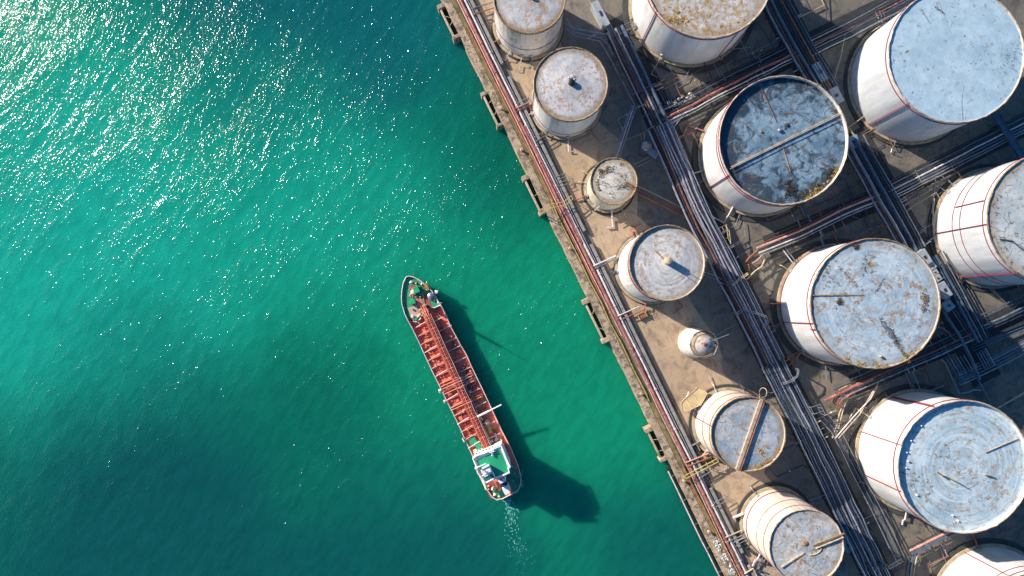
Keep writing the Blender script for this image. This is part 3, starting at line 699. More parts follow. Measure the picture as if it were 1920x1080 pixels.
gantry('scaffold frame of tan tubes beside the dark roofed tank and long rack', [(1348, 428), (1362, 420), (1365, 446)], 3.2, 'tan_metal', .08, 12, 5)
gantry('small steel gantry on the rack at the bottom edge', [(1640, 1064), (1658, 1058)], 4.4, 'steel_blue', .14, 8)
gantry('tan pipe gantry where the rack meets the bottom cross pipes', [(1666, 1062), (1690, 1048)], 4.2, 'tan_metal', .17, 5)

def cabinet(label, a, b, w_, z0, z1, m, doors=2):
    A_, B_ = W(*a, z1), W(*b, z1)
    t = thing('equipment_cabinet', (A_.x, A_.y, z0), label, 'cabinet', 'equipment cabinets on the racks')
    bm = BM(); obox(bm, A_, B_, w_, z0, z1 - .12); bevel(bm, .04); mesh_obj('cabinet_body', bm, m, t)
    bm = BM(); obox(bm, A_, B_, w_ + .16, z1 - .12, z1, .08); bevel(bm, .03); mesh_obj('cabinet_lid', bm, m, t)
    d = (B_ - A_).normalized(); n = Vector((-d.y, d.x, 0)); ln = (B_ - A_).length
    for i in range(doors):
        p = A_ + d * ln * (i + .15) / doors; q = A_ + d * ln * (i + .85) / doors; k = n * (w_ / 2 + .03)
        bm = BM(); obox(bm, p + k, q + k, .05, z0 + .15, z1 - .3); mesh_obj('door', bm, 'cab', t)
    bm = BM(); obox(bm, A_.lerp(B_, .4), A_.lerp(B_, .6), w_ * .3, z1, z1 + .15); mesh_obj('lid_vent', bm, 'steel_dark', t)
CAB = [('long white grey cabinet on the rack between the two top tanks', (1115, 3), (1138, 47), 1.7, 0, 3.2, 'cab', 3),
       ('pale blue cabinet in the shade between blue roofed corner tank and stained tank', (1530, 118), (1548, 150), 2.2, 0, 3.0, 'cab_blue', 2),
       ('slanted white cabinet beside the rim of the dark stained roof', (1562, 165), (1576, 192), 2.2, 0, 3.6, 'cab', 2),
       ('small blue cabinet below the corner tank on the third rack', (1598, 255), (1606, 276), 2.3, 0, 3.0, 'cab_blue', 1),
       ('rounded grey cabinet on the rack beside the ringed tank, nearest its red riser', (1727, 470), (1742, 494), 2.1, 2.6, 4.4, 'cab', 2),
       ('small square box, upper one of two below the rounded grey cabinet', (1746, 494), (1752, 503), 1.5, 2.6, 3.8, 'cab', 1),
       ('small square box, lower one of two below the rounded grey cabinet', (1751, 507), (1756, 514), 1.4, 2.6, 3.7, 'cab', 1),
       ('light grey box between the small square boxes and the long rack cabinet', (1756, 517), (1762, 526), 1.6, 2.6, 4.0, 'cab', 1),
       ('long grey cabinet on the rack right beside the pale blue scratched roof', (1764, 531), (1780, 556), 2.0, 2.6, 4.2, 'cab', 2),
       ('blue cabinet at the lower end of the row of rack cabinets', (1774, 566), (1785, 580), 2.2, 2.4, 3.6, 'cab_blue', 1),
       ('pale box on the ground beside the ribbed tank and the long rack', (1583, 1010), (1597, 1034), 2.0, 0, 1.6, 'cab_blue', 1)]
for a in CAB: cabinet(*a)

def fender(label, y, L_px, out_px=14, m='timber'):
    p = Q(y, 0, 0); t = thing('fender_frame', (p.x, p.y, WZ), label, 'fender', 'fender frames along the quay')
    y1 = y + L_px * QD[1]
    a, b = Q(y, -out_px, 0), Q(y1, -out_px, 0)
    bm = BM(); obox(bm, a, b, .48, -1.5, -.15, .3); bevel(bm, .08); mesh_obj('fender_beam', bm, m, t)
    bm = BM(); obox(bm, Q(y, -out_px * .5 - 1, 0), Q(y1, -out_px * .5 - 1, 0), out_px * .139 * .55, -3.4, -1.6); mesh_obj('added_gap_panel', bm, 'rubber', t)  # black panel added to paint the shade of the open gap
    for yy in (y, y1):
        bm = BM(); obox(bm, Q(yy, -out_px - 4, 0), Q(yy, 1, 0), .6 + random.uniform(0, .8), -3.6, .0 + random.uniform(-.1, .1)); bevel(bm, .1); mesh_obj('end_block', bm, 'concrete', t)
    n = random.randint(2, 4)
    for i in range(1, n):
        yy = y + (y1 - y) * (i / n + random.uniform(-.04, .04))
        bm = BM(); tube(bm, [Q(yy, -out_px + 2, -.35), Q(yy + random.uniform(-8, 8), 1, -.2)], .06, 6); mesh_obj('tie_bar', bm, 'tan_metal', t)
    for yy in (y + 8, y1 - 8):
        bm = BM(); tube(bm, [Q(yy, -out_px, -5), Q(yy, -out_px, -1.4)], .3, 8); mesh_obj('pile', bm, 'rubber', t)
fender('timber fender frame on the quay beside the rust streaked tank at the top', 8, 64, 10)
fender('timber fender frame on the quay beside the tank with the black vent', 172, 66, 9)
fender('timber fender frame on the quay beside the weedy cream tank', 330, 72, 9)
fender('timber fender frame on the quay below the tank with tan hatch', 562, 82, 9)
fender('narrow rough fender frame on the quay beside the beam roofed tank', 803, 62, 10, 'concrete')
bm = BM(); tube(bm, smooth_path([Qp(880, -9), Qp(980, -10), Qp(1110, -9)], 4, .05, -.3), .17, 8); t0 = tag(mesh_obj('boom_pipe', bm, 'white_pipe'), 'long thin white boom pipe held off the lower quay wall', 'boom')
for y in range(890, 1110, 45):
    bm = BM(); tube(bm, [Q(y, -9, -.4), Q(y, 2, -.3)], .07, 6); mesh_obj('bracket', bm, 'steel', t0)
bm = BM(); obox(bm, Q(878, -5, 0), Q(1120, -5, 0), .5, -3.5, -1.2); mesh_obj('added_gap_panel', bm, 'rubber', t0)  # black panel fills the band between boom and wall
for i, (x, y) in enumerate([(1258, 893), (1262, 900)]):
    pass
RK = BM()
for i in range(120):
    q = Q(random.uniform(1015, 1110), random.uniform(9, 24), .1); blob(RK, q, random.uniform(.18, .42), 1, .6, .35)
tag(mesh_obj('rubble', RK, 'rock', sharp=False), 'heap of pale stone rubble on the lower quay', 'rubble', kind='stuff')
# bollards / valve posts on the coping
for (y, lab) in ((208, 'tank with the black vent'), (286, 'lit apron above the weedy tank'), (470, 'tank with the tan hatch'), (742, 'lit apron below the smallest tank'), (905, 'narrow rough fender'), (1000, 'ribbed tank')):
    p = Q(y, 9, .15); t = thing('bollard', p, 'squat tan mooring bollard on the coping beside the ' + lab, 'bollard', 'mooring bollards on the quay')
    bm = BM(); lathe(bm, [(.42, .0), (.34, .1), (.28, .5), (.42, .6), (.42, .72), (.1, .8)], 16); bm.transform(Matrix.Translation(p)); mesh_obj('bollard_post', bm, 'tan_metal', t)
    bm = BM(); obox(bm, p - Vector((.5, 0, 0)), p + Vector((.5, 0, 0)), 1.0, p.z, p.z + .06); mesh_obj('base_plate', bm, 'rust_pipe', t)

# ------------------------------------------------------------------ pipe racks
def rack(label, line, width_px, z, every=9., nb=0):
    ws = [W(p[0], p[1], z) for p in line]
    t = thing('pipe_rack', (ws[0].x, ws[0].y, 0), label, 'pipe rack', 'pipe racks')
    wm = width_px * (H - z) / F
    for a, b in zip(ws, ws[1:]):
        n = max(1, round((b - a).length / every)); d = (b - a).normalized(); nn = Vector((-d.y, d.x, 0)) * wm / 2
        for i in range(n):
            p = a + (b - a) * ((i + .5) / n)
            bm = BM(); obox(bm, p - nn, p + nn, .22, z - .5, z - .25)
            for s_ in (-.9, .9): prism(bm, [(p.x + nn.x * s_ + x, p.y + nn.y * s_ + y) for x, y in ((-.11, -.11), (.11, -.11), (.11, .11), (-.11, .11))], 0, z - .5)
            mesh_obj('trestle', bm, 'steel_dark', t)
    if nb: branches(t, line, nb, width_px / 2, z)
    return t
RB = random.Random(77)
def branches(t, line, n, half, z, l0=3., l1=9.):
    ws = [W(p[0], p[1], z) for p in line]; hm = half * (H - z) / F
    for i in range(n):
        j = RB.randrange(len(ws) - 1); k = RB.random(); p = ws[j].lerp(ws[j + 1], k); d = (ws[j + 1] - ws[j]).normalized(); nn = Vector((-d.y, d.x, 0)) * RB.choice((-1, 1))
        r_ = RB.choice((.07, .09, .12)); zz = RB.uniform(.4, 1.2); L = RB.uniform(l0, l1); e = d * RB.choice((-1, 1)) * RB.uniform(1.5, 7)
        a = p + nn * hm * .6; b = p + nn * (hm + .8); c = Vector((b.x, b.y, zz)); f = c + nn * L
        pts = [a, b, c, f] + ([f + e] if RB.random() < .65 else []) + ([f + e + nn * RB.uniform(1, 4)] if RB.random() < .4 else [])
        if len(pts) == 6: pass
        bm = BM(); tube(bm, pts, r_, 6); br = mesh_obj('branch_pipe', bm, RB.choice(['steel', 'steel_blue', 'steel_dark', 'tan_metal', 'lav_pipe', 'rust_pipe', 'brown_pipe']), t)
        if RB.random() < .6:
            q = c + nn * L * .5; bm = BM(); blob(bm, q, r_ * 2.6, 1, .9, .2); tube(bm, [q, q + Vector((0, 0, .6))], .05, 5); mesh_obj('valve', bm, RB.choice(['red_pipe', 'steel', 'yellow_metal', 'white_pipe']), br)
def offset(line, t):
    out = []
    for i, p in enumerate(line):
        a = line[max(0, i - 1)]; b = line[min(len(line) - 1, i + 1)]
        d = Vector((b[0] - a[0], b[1] - a[1])).normalized()
        out.append((p[0] - d.y * -t * -1 * -1 if False else p[0] + d.y * t, p[1] - d.x * t))
    return out
def bundle(place, line, specs, z, group, flange=14., wob=.07, frm='the quay'):
    for i, (t, r, m) in enumerate(sorted(specs)):
        nm = {'steel': 'galvanised', 'steel_dark': 'dark steel', 'steel_blue': 'blue grey', 'white_pipe': 'white', 'lav_pipe': 'lavender grey', 'red_pipe': 'red', 'pink_pipe': 'faded pink', 'rust_pipe': 'rusty', 'brown_pipe': 'brown', 'tan_metal': 'tan', 'rim_pale': 'pale'}[m]
        pipe(f'{ORD[i]} pipe from {frm}, {nm}, {place}', offset(line, t), z + r + random.uniform(-.05, .15), r, m, group=group, flange=flange, wob=wob)

M['rack_shade'] = paint('rack_shade_paint', (.035, .036, .038), .85, 0, .4, .4, .3, (.06, .05, .04), 1.0, .04, 5)  # dark strips painting the shade under and between the rack pipes
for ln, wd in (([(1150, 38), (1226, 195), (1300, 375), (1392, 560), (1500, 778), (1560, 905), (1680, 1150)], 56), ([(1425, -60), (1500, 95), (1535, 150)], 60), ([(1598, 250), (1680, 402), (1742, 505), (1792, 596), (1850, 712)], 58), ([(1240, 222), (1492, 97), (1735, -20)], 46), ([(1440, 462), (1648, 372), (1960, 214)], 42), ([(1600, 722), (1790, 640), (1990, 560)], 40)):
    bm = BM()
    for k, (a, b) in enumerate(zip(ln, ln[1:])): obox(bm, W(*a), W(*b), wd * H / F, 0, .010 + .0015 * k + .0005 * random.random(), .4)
    struct(mesh_obj('shade_strip', bm, 'rack_shade'), 'dark strip painted as shade under a pipe rack')
R1 = [(1100, -70), (1150, 38), (1226, 195), (1300, 375), (1392, 560), (1500, 778), (1560, 905), (1680, 1150)]
rack('long main pipe rack running parallel to the quay from top to bottom edge', R1[1:], 48, 3.0, 8, 30)
bundle('on the upper long rack', [(1150, 55), (1215, 190), (1236, 235)], [(-13, .22, 'lav_pipe'), (-7, .16, 'brown_pipe'), (-2, .2, 'brown_pipe'), (4, .30, 'steel'), (9, .16, 'steel_dark'), (17, .42, 'steel_blue')], 3.0, 'pipes on the upper long rack')
bundle('on the middle long rack', [(1236, 235), (1306, 395), (1398, 575), (1450, 680)], [(-22, .26, 'lav_pipe'), (-16, .15, 'steel_dark'), (-11, .26, 'brown_pipe'), (-5.5, .22, 'steel'), (-.5, .28, 'lav_pipe'), (5, .22, 'lav_pipe'), (9.5, .17, 'steel_dark'), (14, .26, 'lav_pipe'), (18.5, .16, 'steel_blue'), (22.5, .14, 'steel')], 3.0, 'pipes on the middle long rack', 12, .10)
bundle('on the lower long rack', [(1450, 680), (1512, 800), (1572, 925), (1680, 1150)], [(-23, .24, 'steel'), (-18, .17, 'steel_blue'), (-13.5, .25, 'steel_blue'), (-8.5, .2, 'steel_dark'), (-4, .24, 'steel'), (1, .2, 'steel_blue'), (5.5, .24, 'lav_pipe'), (10.5, .17, 'steel_dark'), (15, .24, 'steel_blue'), (20, .17, 'steel')], 3.0, 'pipes on the lower long rack', 12, .10)
bundle('joining the lower rack beside ring marked tank', [(1536, 790), (1556, 812), (1590, 880), (1630, 955), (1680, 1058)], [(3, .14, 'steel'), (7, .12, 'steel_dark'), (11, .15, 'steel_blue'), (16, .12, 'steel_dark'), (20, .12, 'steel')], 1.6, 'thin pipes joining the lower long rack', 10, .10)
# cable tray with handrails beside the upper rack
bm = BM(); obox(bm, W(1140, 48, 2.2), W(1232, 222, 2.2), 1.3, 1.9, 2.15)
tt = tag(mesh_obj('cable_tray', bm, 'steel_blue'), 'flat blue grey cable tray on the landward side of the upper long rack', 'cable tray')
for k in (-.62, .62):
    bm = BM(); a, b = W(1140, 48, 2.2), W(1232, 222, 2.2); d = (b - a).normalized(); n = Vector((-d.y, d.x, 0)) * k; tube(bm, [a + n, b + n], .08, 6); mesh_obj('side_rail', bm, 'steel', tt)
pipe('bent pipe pair member, outer, leaving the rust streaked tank to the long rack', [(1062, 36), (1074, 53), (1120, 62), (1144, 66), (1152, 80)], 2.6, .22, 'steel', group='bent pipes behind the rust streaked tank', wob=.02, flange=8)
pipe('bent pipe pair member, middle, leaving the rust streaked tank to the long rack', [(1063, 44), (1076, 60), (1128, 72), (1140, 84), (1150, 104)], 2.4, .16, 'lav_pipe', group='bent pipes behind the rust streaked tank', wob=.02, flange=8)
pipe('innermost bent pipe leaving the rust streaked tank, running down to the small bundle', [(1062, 54), (1080, 68), (1124, 77), (1134, 92), (1190, 196), (1186, 200)], 2.2, .15, 'steel', group='bent pipes behind the rust streaked tank', wob=.03, flange=8)
pipe('curved rusty pipe behind the rust streaked tank', [(1058, 18), (1068, 32), (1078, 44)], 2.0, .13, 'rust_pipe', group='bent pipes behind the rust streaked tank', wob=.02, flange=0)
bundle('slanting down to the weedy cream tank', [(1189, 198), (1156, 294)], [(-4.5, .14, 'lav_pipe'), (0, .16, 'white_pipe'), (4.5, .14, 'steel')], 1.6, 'small bundle above the weedy cream tank', 7, .02, 'the left')
bundle('from the weedy cream tank to the long rack', [(1186, 352), (1240, 378), (1298, 408)], [(-6, .14, 'rust_pipe'), (-2, .2, 'brown_pipe'), (2.5, .2, 'brown_pipe'), (7, .12, 'rim_pale')], 2.4, 'brown pipes behind the weedy cream tank', 7, .03, 'below')
bundle('curving from tan hatch tank to long rack', [(1318, 512), (1340, 520), (1374, 538)], [(-3, .13, 'steel'), (3, .13, 'rim_pale')], 2.0, 'pipes behind the tank with tan hatch', 7, .02, 'below')
bundle('from the ribbed tank up to the long rack', [(1519, 941), (1560, 927)], [(-3, .17, 'steel_blue'), (3, .14, 'steel')], 2.0, 'pipes behind the ribbed tank', 7, .02, 'below')

R3 = [(1420, -70), (1462, 20), (1508, 108), (1560, 200), (1622, 290), (1682, 402), (1742, 505), (1792, 596), (1850, 712)]
rack('third pipe rack threading between the stained tank and the blue corner tank', [(1425, -60), (1500, 95), (1535, 150)], 50, 2.6, 8, 12)
rack('pipe rack beside the right edge of the dark stained tank, above the scratched roof', [(1598, 250), (1680, 402), (1720, 470)], 50, 2.6, 8, 16)
bundle('on the rack between speckled roof and corner tank', [(1428, -50), (1462, 20), (1508, 104), (1552, 178)], [(-20, .26, 'steel'), (-14, .2, 'brown_pipe'), (-6, .36, 'steel_blue'), (1, .14, 'steel_dark'), (6, .2, 'steel_dark'), (12, .18, 'rust_pipe'), (18, .24, 'steel_dark'), (24, .2, 'steel_blue')], 2.6, 'pipes on the rack between speckled roof and corner tank', 11, .08, 'the left')
bundle('on the rack beside the stained tank', [(1600, 262), (1640, 335), (1682, 410), (1716, 472)], [(-22, .22, 'lav_pipe'), (-17, .17, 'brown_pipe'), (-10, .36, 'steel'), (-3, .22, 'steel_dark'), (3, .40, 'steel_blue'), (10, .16, 'steel_dark'), (15, .22, 'steel_dark'), (21, .17, 'steel')], 2.6, 'pipes on the rack beside the stained tank', 11, .08, 'the left')
bundle('behind the row of rack cabinets', [(1752, 480), (1792, 552), (1838, 640)], [(-4, .3, 'steel_blue'), (3, .3, 'steel_blue'), (9, .16, 'steel_dark'), (14, .14, 'steel'), (19, .14, 'steel_dark')], 2.4, 'pipes behind the row of rack cabinets', 10, .05, 'the left')
pipe('thick wavy blue pipe leaving the scratched roof tank towards the ring marked tank', [(1763, 568), (1776, 596), (1798, 628), (1822, 675), (1836, 712)], 2.6, .36, 'steel_blue', wob=.03, flange=9)

# cross racks
rack('cross pipe rack carrying the bright red pipe above the stained tank', [(1240, 222), (1492, 97)], 34, 2.2, 8, 18)
bundle('on the cross rack above the stained tank', [(1238, 226), (1300, 196), (1360, 163), (1494, 97)], [(-13, .13, 'steel'), (-8, .16, 'white_pipe'), (0, .30, 'red_pipe'), (6, .2, 'steel_dark'), (15, .15, 'steel_blue'), (20, .13, 'steel_dark')], 2.2, 'pipes on the cross rack above the stained tank', 9, .08, 'below')
for i in range(5):
    pipe(f'{ORD[i]} nested bent pipe from the left, turning off the cross rack above the stained tank', [(1300 - i * 2, 200 + i * .5), (1250 + i * 4.2, 226 + i * 2.0), (1243 + i * 5, 232 + i * 1.2), (1268 + i * 4.5, 290), (1285 + i * 4, 330)], 2.3, .13, 'steel_blue' if i % 2 else 'lav_pipe', group='nested bent pipes off the cross rack', wob=.02, flange=9)
bundle('on the cross rack left of the corner tank', [(1516, 92), (1590, 56), (1650, 24), (1735, -20)], [(-14, .2, 'steel'), (-9, .14, 'steel_dark'), (-4, .2, 'steel_blue'), (1, .16, 'red_pipe'), (6, .24, 'steel_dark'), (12, .13, 'steel'), (17, .16, 'steel_dark')], 2.4, 'pipes on the cross rack left of the corner tank', 9, .08, 'below')
rack('cross pipe rack between the stained tank and the scratched roof', [(1440, 462), (1648, 372)], 34, 2.2, 8, 16)
bundle('on the cross rack below the stained tank', [(1420, 468), (1500, 436), (1580, 396), (1650, 368)], [(-12, .16, 'steel'), (-7, .18, 'white_pipe'), (-2, .2, 'steel_dark'), (3, .28, 'pink_pipe'), (8, .13, 'brown_pipe'), (15, .12, 'steel_dark')], 2.2, 'pipes on the cross rack below the stained tank', 9, .07, 'below')
bundle('on the cross rack below the corner tank', [(1668, 362), (1752, 320), (1885, 252), (1960, 214)], [(-13, .14, 'steel'), (-8, .16, 'steel'), (-3, .2, 'steel_blue'), (3, .2, 'white_pipe'), (8, .13, 'steel_dark'), (13, .2, 'steel_blue'), (19, .13, 'steel_dark')], 2.4, 'pipes on the cross rack below the corner tank', 9, .06, 'below')
rack('cross pipe rack below the scratched roof with a red pipe', [(1600, 722), (1790, 640)], 30, 2.2, 8, 14)
bundle('on the cross rack below the scratched roof', [(1566, 738), (1640, 706), (1760, 655), (1830, 622)], [(-11, .2, 'steel'), (-6, .14, 'steel_blue'), (0, .26, 'brown_pipe'), (7, .14, 'steel_dark'), (13, .13, 'steel_blue')], 2.2, 'pipes on the cross rack below the scratched roof', 9, .05, 'below')
pipe('thick red pipe lying at the left end of the cross rack below the scratched roof', [(1546, 752), (1562, 744), (1600, 725), (1636, 710)], 2.6, .42, 'red_pipe', wob=.03, flange=6)
rack('short cross rack at the bottom edge between ring marked tank and corner shell', [(1712, 1030), (1795, 992)], 20, 2.0, 6, 6)
bundle('on the short cross rack at the bottom edge', [(1706, 1034), (1750, 1012), (1800, 988)], [(-6, .3, 'steel_blue'), (1, .28, 'pink_pipe'), (7, .13, 'steel_dark')], 2.0, 'pipes on the short bottom cross rack', 9, .03, 'below')
bundle('turning down at the bottom edge', [(1716, 1036), (1709, 1066), (1704, 1110)], [(-2, .26, 'steel_blue'), (5, .15, 'tan_metal'), (-9, .16, 'steel_dark')], 1.8, 'pipes turning down at the bottom edge', 9, .03, 'the left')

# coil of red and tan pipes right of the long rack
pipe('long pale pipe slanting from the long rack to the red pipe end, outer one', [(1566, 822), (1600, 782), (1632, 748), (1645, 724)], 1.8, .16, 'white_pipe', group='pale slanting pipes beside the ring marked tank', wob=.02, flange=9)
pipe('long pale pipe slanting from the long rack to the red pipe end, inner one', [(1572, 822), (1612, 777), (1632, 742), (1648, 716)], 1.8, .14, 'rim_pale', group='pale slanting pipes beside the ring marked tank', wob=.02, flange=9)
pipe('tan pipe running down from the red pipe end to the long rack, outer one', [(1584, 750), (1574, 775), (1568, 800), (1560, 822)], 1.6, .17, 'tan_metal', group='tan pipes below the red pipe end', wob=.03, flange=7)
pipe('tan pipe running down from the red pipe end to the long rack, inner one', [(1590, 742), (1580, 772), (1573, 800), (1565, 820)], 1.6, .13, 'tan_metal', group='tan pipes below the red pipe end', wob=.03, flange=7)
for i in range(4):
    cxx, cyy = 1566 + i * 2, 757
    pipe(f'{ORD[i]} red bent pipe of the coil at the red pipe end, from the left', [(1582 + i * 6, 732 + i * 1.5), (1566 + i * 4, 744 + i * 2), (1562 + i * 4, 754 + i), (1572 + i * 3, 764 - i)], 1.8 + i * .3, .17, 'red_pipe', group='coil of red pipes', wob=.0, flange=0)
for (i, pts) in enumerate([[(1440, 462), (1420, 470), (1404, 484), (1398, 492)], [(1446, 470), (1432, 476), (1420, 488), (1410, 494)], [(1438, 478), (1428, 500), (1416, 508), (1400, 524)]]):
    pipe(f'{ORD[i]} rusty bent pipe ending beside the long rack below the stained tank', pts, 1.6, .2, ['rust_pipe', 'pink_pipe', 'tan_metal'][i], group='rusty bent pipes below the stained tank', wob=.02, flange=5)
pipe('rusty vertical stub in the weeds beside the long rack', [(1403, 492), (1405, 512)], 1.2, .26, 'rust_pipe', wob=0, flange=0)
bundle('branching to the scratched roof tank from the cross rack', [(1470, 466), (1488, 490)], [(-3, .13, 'white_pipe'), (3, .13, 'steel')], 1.8, 'short branch pipes to the scratched roof tank', 0, .0, 'the left')

# pipe maze right of the third rack
PG = 'pipe maze at the right edge'
for i in range(6):
    k = i * 1.0
    pipe(f'{ORD[i]} nested L bent pipe of the maze, from the outside', [(1776 + 6.2 * k, 674 - 1.5 * k), (1800 + 4.6 * k, 716 - 4.6 * k), (1830 + .3 * k, 704 - 4.4 * k)], 1.6, .15 if i else .26, 'steel_blue' if i % 2 == 0 else 'steel', group=PG, wob=.01, flange=9)
pipe('outer pale pipe around the foot of the maze', [(1764, 674), (1772, 680), (1798, 738), (1812, 736), (1826, 731), (1841, 731)], 1.2, .2, 'steel', group=PG, wob=.02, flange=9)
bundle('in the short upright bundle of the maze', [(1834, 660), (1852, 692)], [(-4, .2, 'steel_blue'), (1, .2, 'steel_blue'), (6, .2, 'steel_blue'), (11, .18, 'steel_blue'), (15, .18, 'steel')], 1.8, 'short upright bundle of the maze', 0, .01, 'the left')
bundle('leaving the maze for the right edge, lower group', [(1800, 722), (1864, 692), (1990, 628)], [(0, .17, 'steel'), (6, .2, 'steel_blue'), (12, .2, 'steel_blue'), (17, .16, 'steel'), (22, .2, 'steel_blue')], 1.4, 'lower pipes leaving the maze', 12, .04, 'below')
bundle('leaving the maze for the right edge, middle group', [(1824, 658), (1900, 626), (1990, 590)], [(0, .16, 'steel_blue'), (5, .14, 'steel_blue'), (10, .16, 'steel_dark')], 1.4, 'middle pipes leaving the maze', 12, .04, 'below')
bundle('leaving the maze for the right edge, upper group', [(1842, 618), (1884, 600), (1990, 546)], [(0, .2, 'steel_blue'), (6, .24, 'steel'), (13, .16, 'steel_dark'), (19, .2, 'steel_dark'), (26, .16, 'steel_blue')], 2.0, 'upper pipes leaving the maze', 12, .04, 'below')
pipe('pipe elbow square at the left of the maze, outer', [(1752, 616), (1758, 613), (1770, 616), (1793, 641)], 1.6, .17, 'steel', group=PG, wob=0, flange=0)
pipe('pipe elbow square at the left of the maze, inner', [(1752, 618), (1768, 642), (1780, 668), (1788, 680)], 1.4, .16, 'steel_blue', group=PG, wob=0, flange=0)
pipe('lone pipe running down from the maze past the ring marked tank', [(1833, 712), (1846, 736), (1862, 770)], 1.2, .22, 'steel_blue', group=PG, wob=.01, flange=8)
pipe('tan bent pipe above the ring marked tank at the right edge', [(1866, 768), (1890, 754), (1912, 742), (1930, 730)], 1.2, .2, 'tan_metal', group=PG, wob=.01, flange=8)
bundle('inside the square bend behind the cabinets', [(1788, 582), (1826, 640)], [(-2, .13, 'steel'), (3, .13, 'steel_blue'), (8, .13, 'steel_dark')], 1.4, 'thin pipes behind the cabinets', 8, .02, 'the left')
# walkway at right edge
a, b = W(1868, 216, 3.2), W(1950, 346, 3.2)
bm = BM(); obox(bm, a, b, 1.5, 2.95, 3.15); wk = tag(mesh_obj('walkway', bm, 'steel_blue'), 'raised blue grey steel walkway at the right edge below the corner tank', 'walkway')
d = (b - a).normalized(); n = Vector((-d.y, d.x, 0))
for k in (-.8, .8):
    bm = BM(); obox(bm, a + n * k, b + n * k, .14, 2.9, 3.45); mesh_obj('side_beam', bm, 'steel_blue', wk)
for i in range(4):
    p = a.lerp(b, (i + .5) / 4); bm = BM()
    for k in (-.7, .7): tube(bm, [Vector((p.x + n.x * k, p.y + n.y * k, 0)), Vector((p.x + n.x * k, p.y + n.y * k, 2.95))], .1, 6)
    mesh_obj('walkway_leg', bm, 'steel_dark', wk)

# thin ground lines in the dark yard
YG = 'thin pipes on the shaded yard floor'
YL = [('between the speckled roof tank and the stained tank, upper', [(1366, 122), (1400, 108), (1456, 90)], 'steel_dark'),
      ('between the speckled roof tank and the stained tank, lower', [(1326, 165), (1392, 138), (1482, 92)], 'steel_dark'),
      ('bent square beside the speckled roof tank', [(1418, 40), (1434, 62), (1454, 95), (1440, 102)], 'steel_dark'),
      ('below the stained tank, longer one', [(1510, 392), (1560, 372), (1596, 348)], 'steel_dark'),
      ('below the stained tank, bent one', [(1566, 340), (1584, 362), (1558, 380)], 'steel_blue'),
      ('below the stained tank, crossing one', [(1584, 336), (1610, 392)], 'steel_dark'),
      ('above the scratched roof tank', [(1570, 400), (1594, 404), (1620, 414)], 'steel_blue'),
      ('slanting towards the red ringed tank, tan', [(1752, 372), (1748, 420), (1756, 436)], 'tan_metal'),
      ('slanting towards the red ringed tank, steel', [(1755, 330), (1747, 398), (1756, 414)], 'steel'),
      ('below the red ringed tank, tan', [(1850, 536), (1868, 552), (1886, 568)], 'tan_metal'),
      ('below the red ringed tank, pale', [(1858, 537), (1874, 556), (1888, 570)], 'rim_pale'),
      ('below the scratched roof tank', [(1548, 686), (1550, 712)], 'steel'),
      ('slanting tan beside the blue corner tank', [(1585, 62), (1578, 100), (1564, 150), (1556, 158)], 'tan_metal'),
      ('between ring marked tank and the bottom corner tank', [(1762, 1016), (1778, 1044)], 'steel'),
      ('curved along the ring marked tank foot', [(1604, 910), (1612, 903), (1624, 908), (1650, 924), (1676, 938)], 'tan_metal'),
      ('beside the long rack above the smallest tank', [(1388, 606), (1360, 618), (1345, 628)], 'steel'),
      ('between long rack and speckled roof tank', [(1212, 172), (1246, 148)], 'tan_metal'),
      ('bent around the white valve cluster corner', [(1206, 172), (1222, 188), (1232, 214)], 'steel'),
      ('slanting below the yellow valve box', [(1282, 252), (1272, 262), (1282, 280), (1266, 292)], 'yellow_metal'),
      ('at the top of the yard beside the corner tank', [(1548, -10), (1550, 34)], 'steel_dark')]
for lab, pts, m in YL: pipe('thin pipe on the yard floor ' + lab, pts, .7, .11, m, group=YG, wob=.03, flange=0)

# valve manifold, pump tank, shelter, small boxes
p0 = W(1285, 196, 1.0); t = thing('valve_manifold', (p0.x, p0.y, 0), 'cluster of white valves and short pipes beside the bright red cross pipe', 'valve')
bm = BM(); tube(bm, [W(1243, 206, 1), W(1262, 197, 1), W(1285, 190, 1), W(1303, 181, 1)], .15); tube(bm, [W(1262, 200, .8), W(1300, 190, .8)], .13); mesh_obj('manifold_pipe', bm, 'white_pipe', t)
for (x, y) in ((1265, 193), (1272, 187), (1279, 183), (1288, 185), (1293, 177), (1297, 181), (1274, 197), (1284, 193)):
    bm = BM(); q = W(x, y, 1.0); blob(bm, q, random.uniform(.28, .5), 2, .9, .2); tube(bm, [q, q + Vector((0, 0, .7))], .08, 6); vv = mesh_obj('valve', bm, random.choice(['white_pipe', 'white_pipe', 'steel_blue']), t)
    bm = BM(); torus(bm, .34, .05, 0, 14, 5); bm.transform(Matrix.Translation(q + Vector((0, 0, .72)))); mesh_obj('hand_wheel', bm, 'white_pipe', vv)
p0 = W(1237, 207, 1.2); t = thing('valve_box', (p0.x, p0.y, 0), 'pale yellow valve box at the end of the white valve cluster', 'valve box')
bm = BM(); obox(bm, W(1234, 209, 1.2), W(1241, 205, 1.2), 1.0, 0, 1.2); bevel(bm, .05); mesh_obj('box_body', bm, 'yellow_metal', t)
bm = BM(); obox(bm, W(1235, 205, 1.4), W(1240, 210, 1.4), .5, 1.2, 1.5); mesh_obj('box_lid', bm, 'rim_pale', t)
p0 = W(1213, 273, 2.2); t = thing('pump_pot', (p0.x, p0.y, 0), 'small round grey pump pot beside the long rack, above the weedy tank', 'pump')
bm = BM(); lathe(bm, [(1.35, 0), (1.35, 1.9), (1.1, 2.2), (.7, 2.35)], 28); bm.transform(Matrix.Translation((p0.x, p0.y, 0))); mesh_obj('pot_body', bm, 'steel', t)
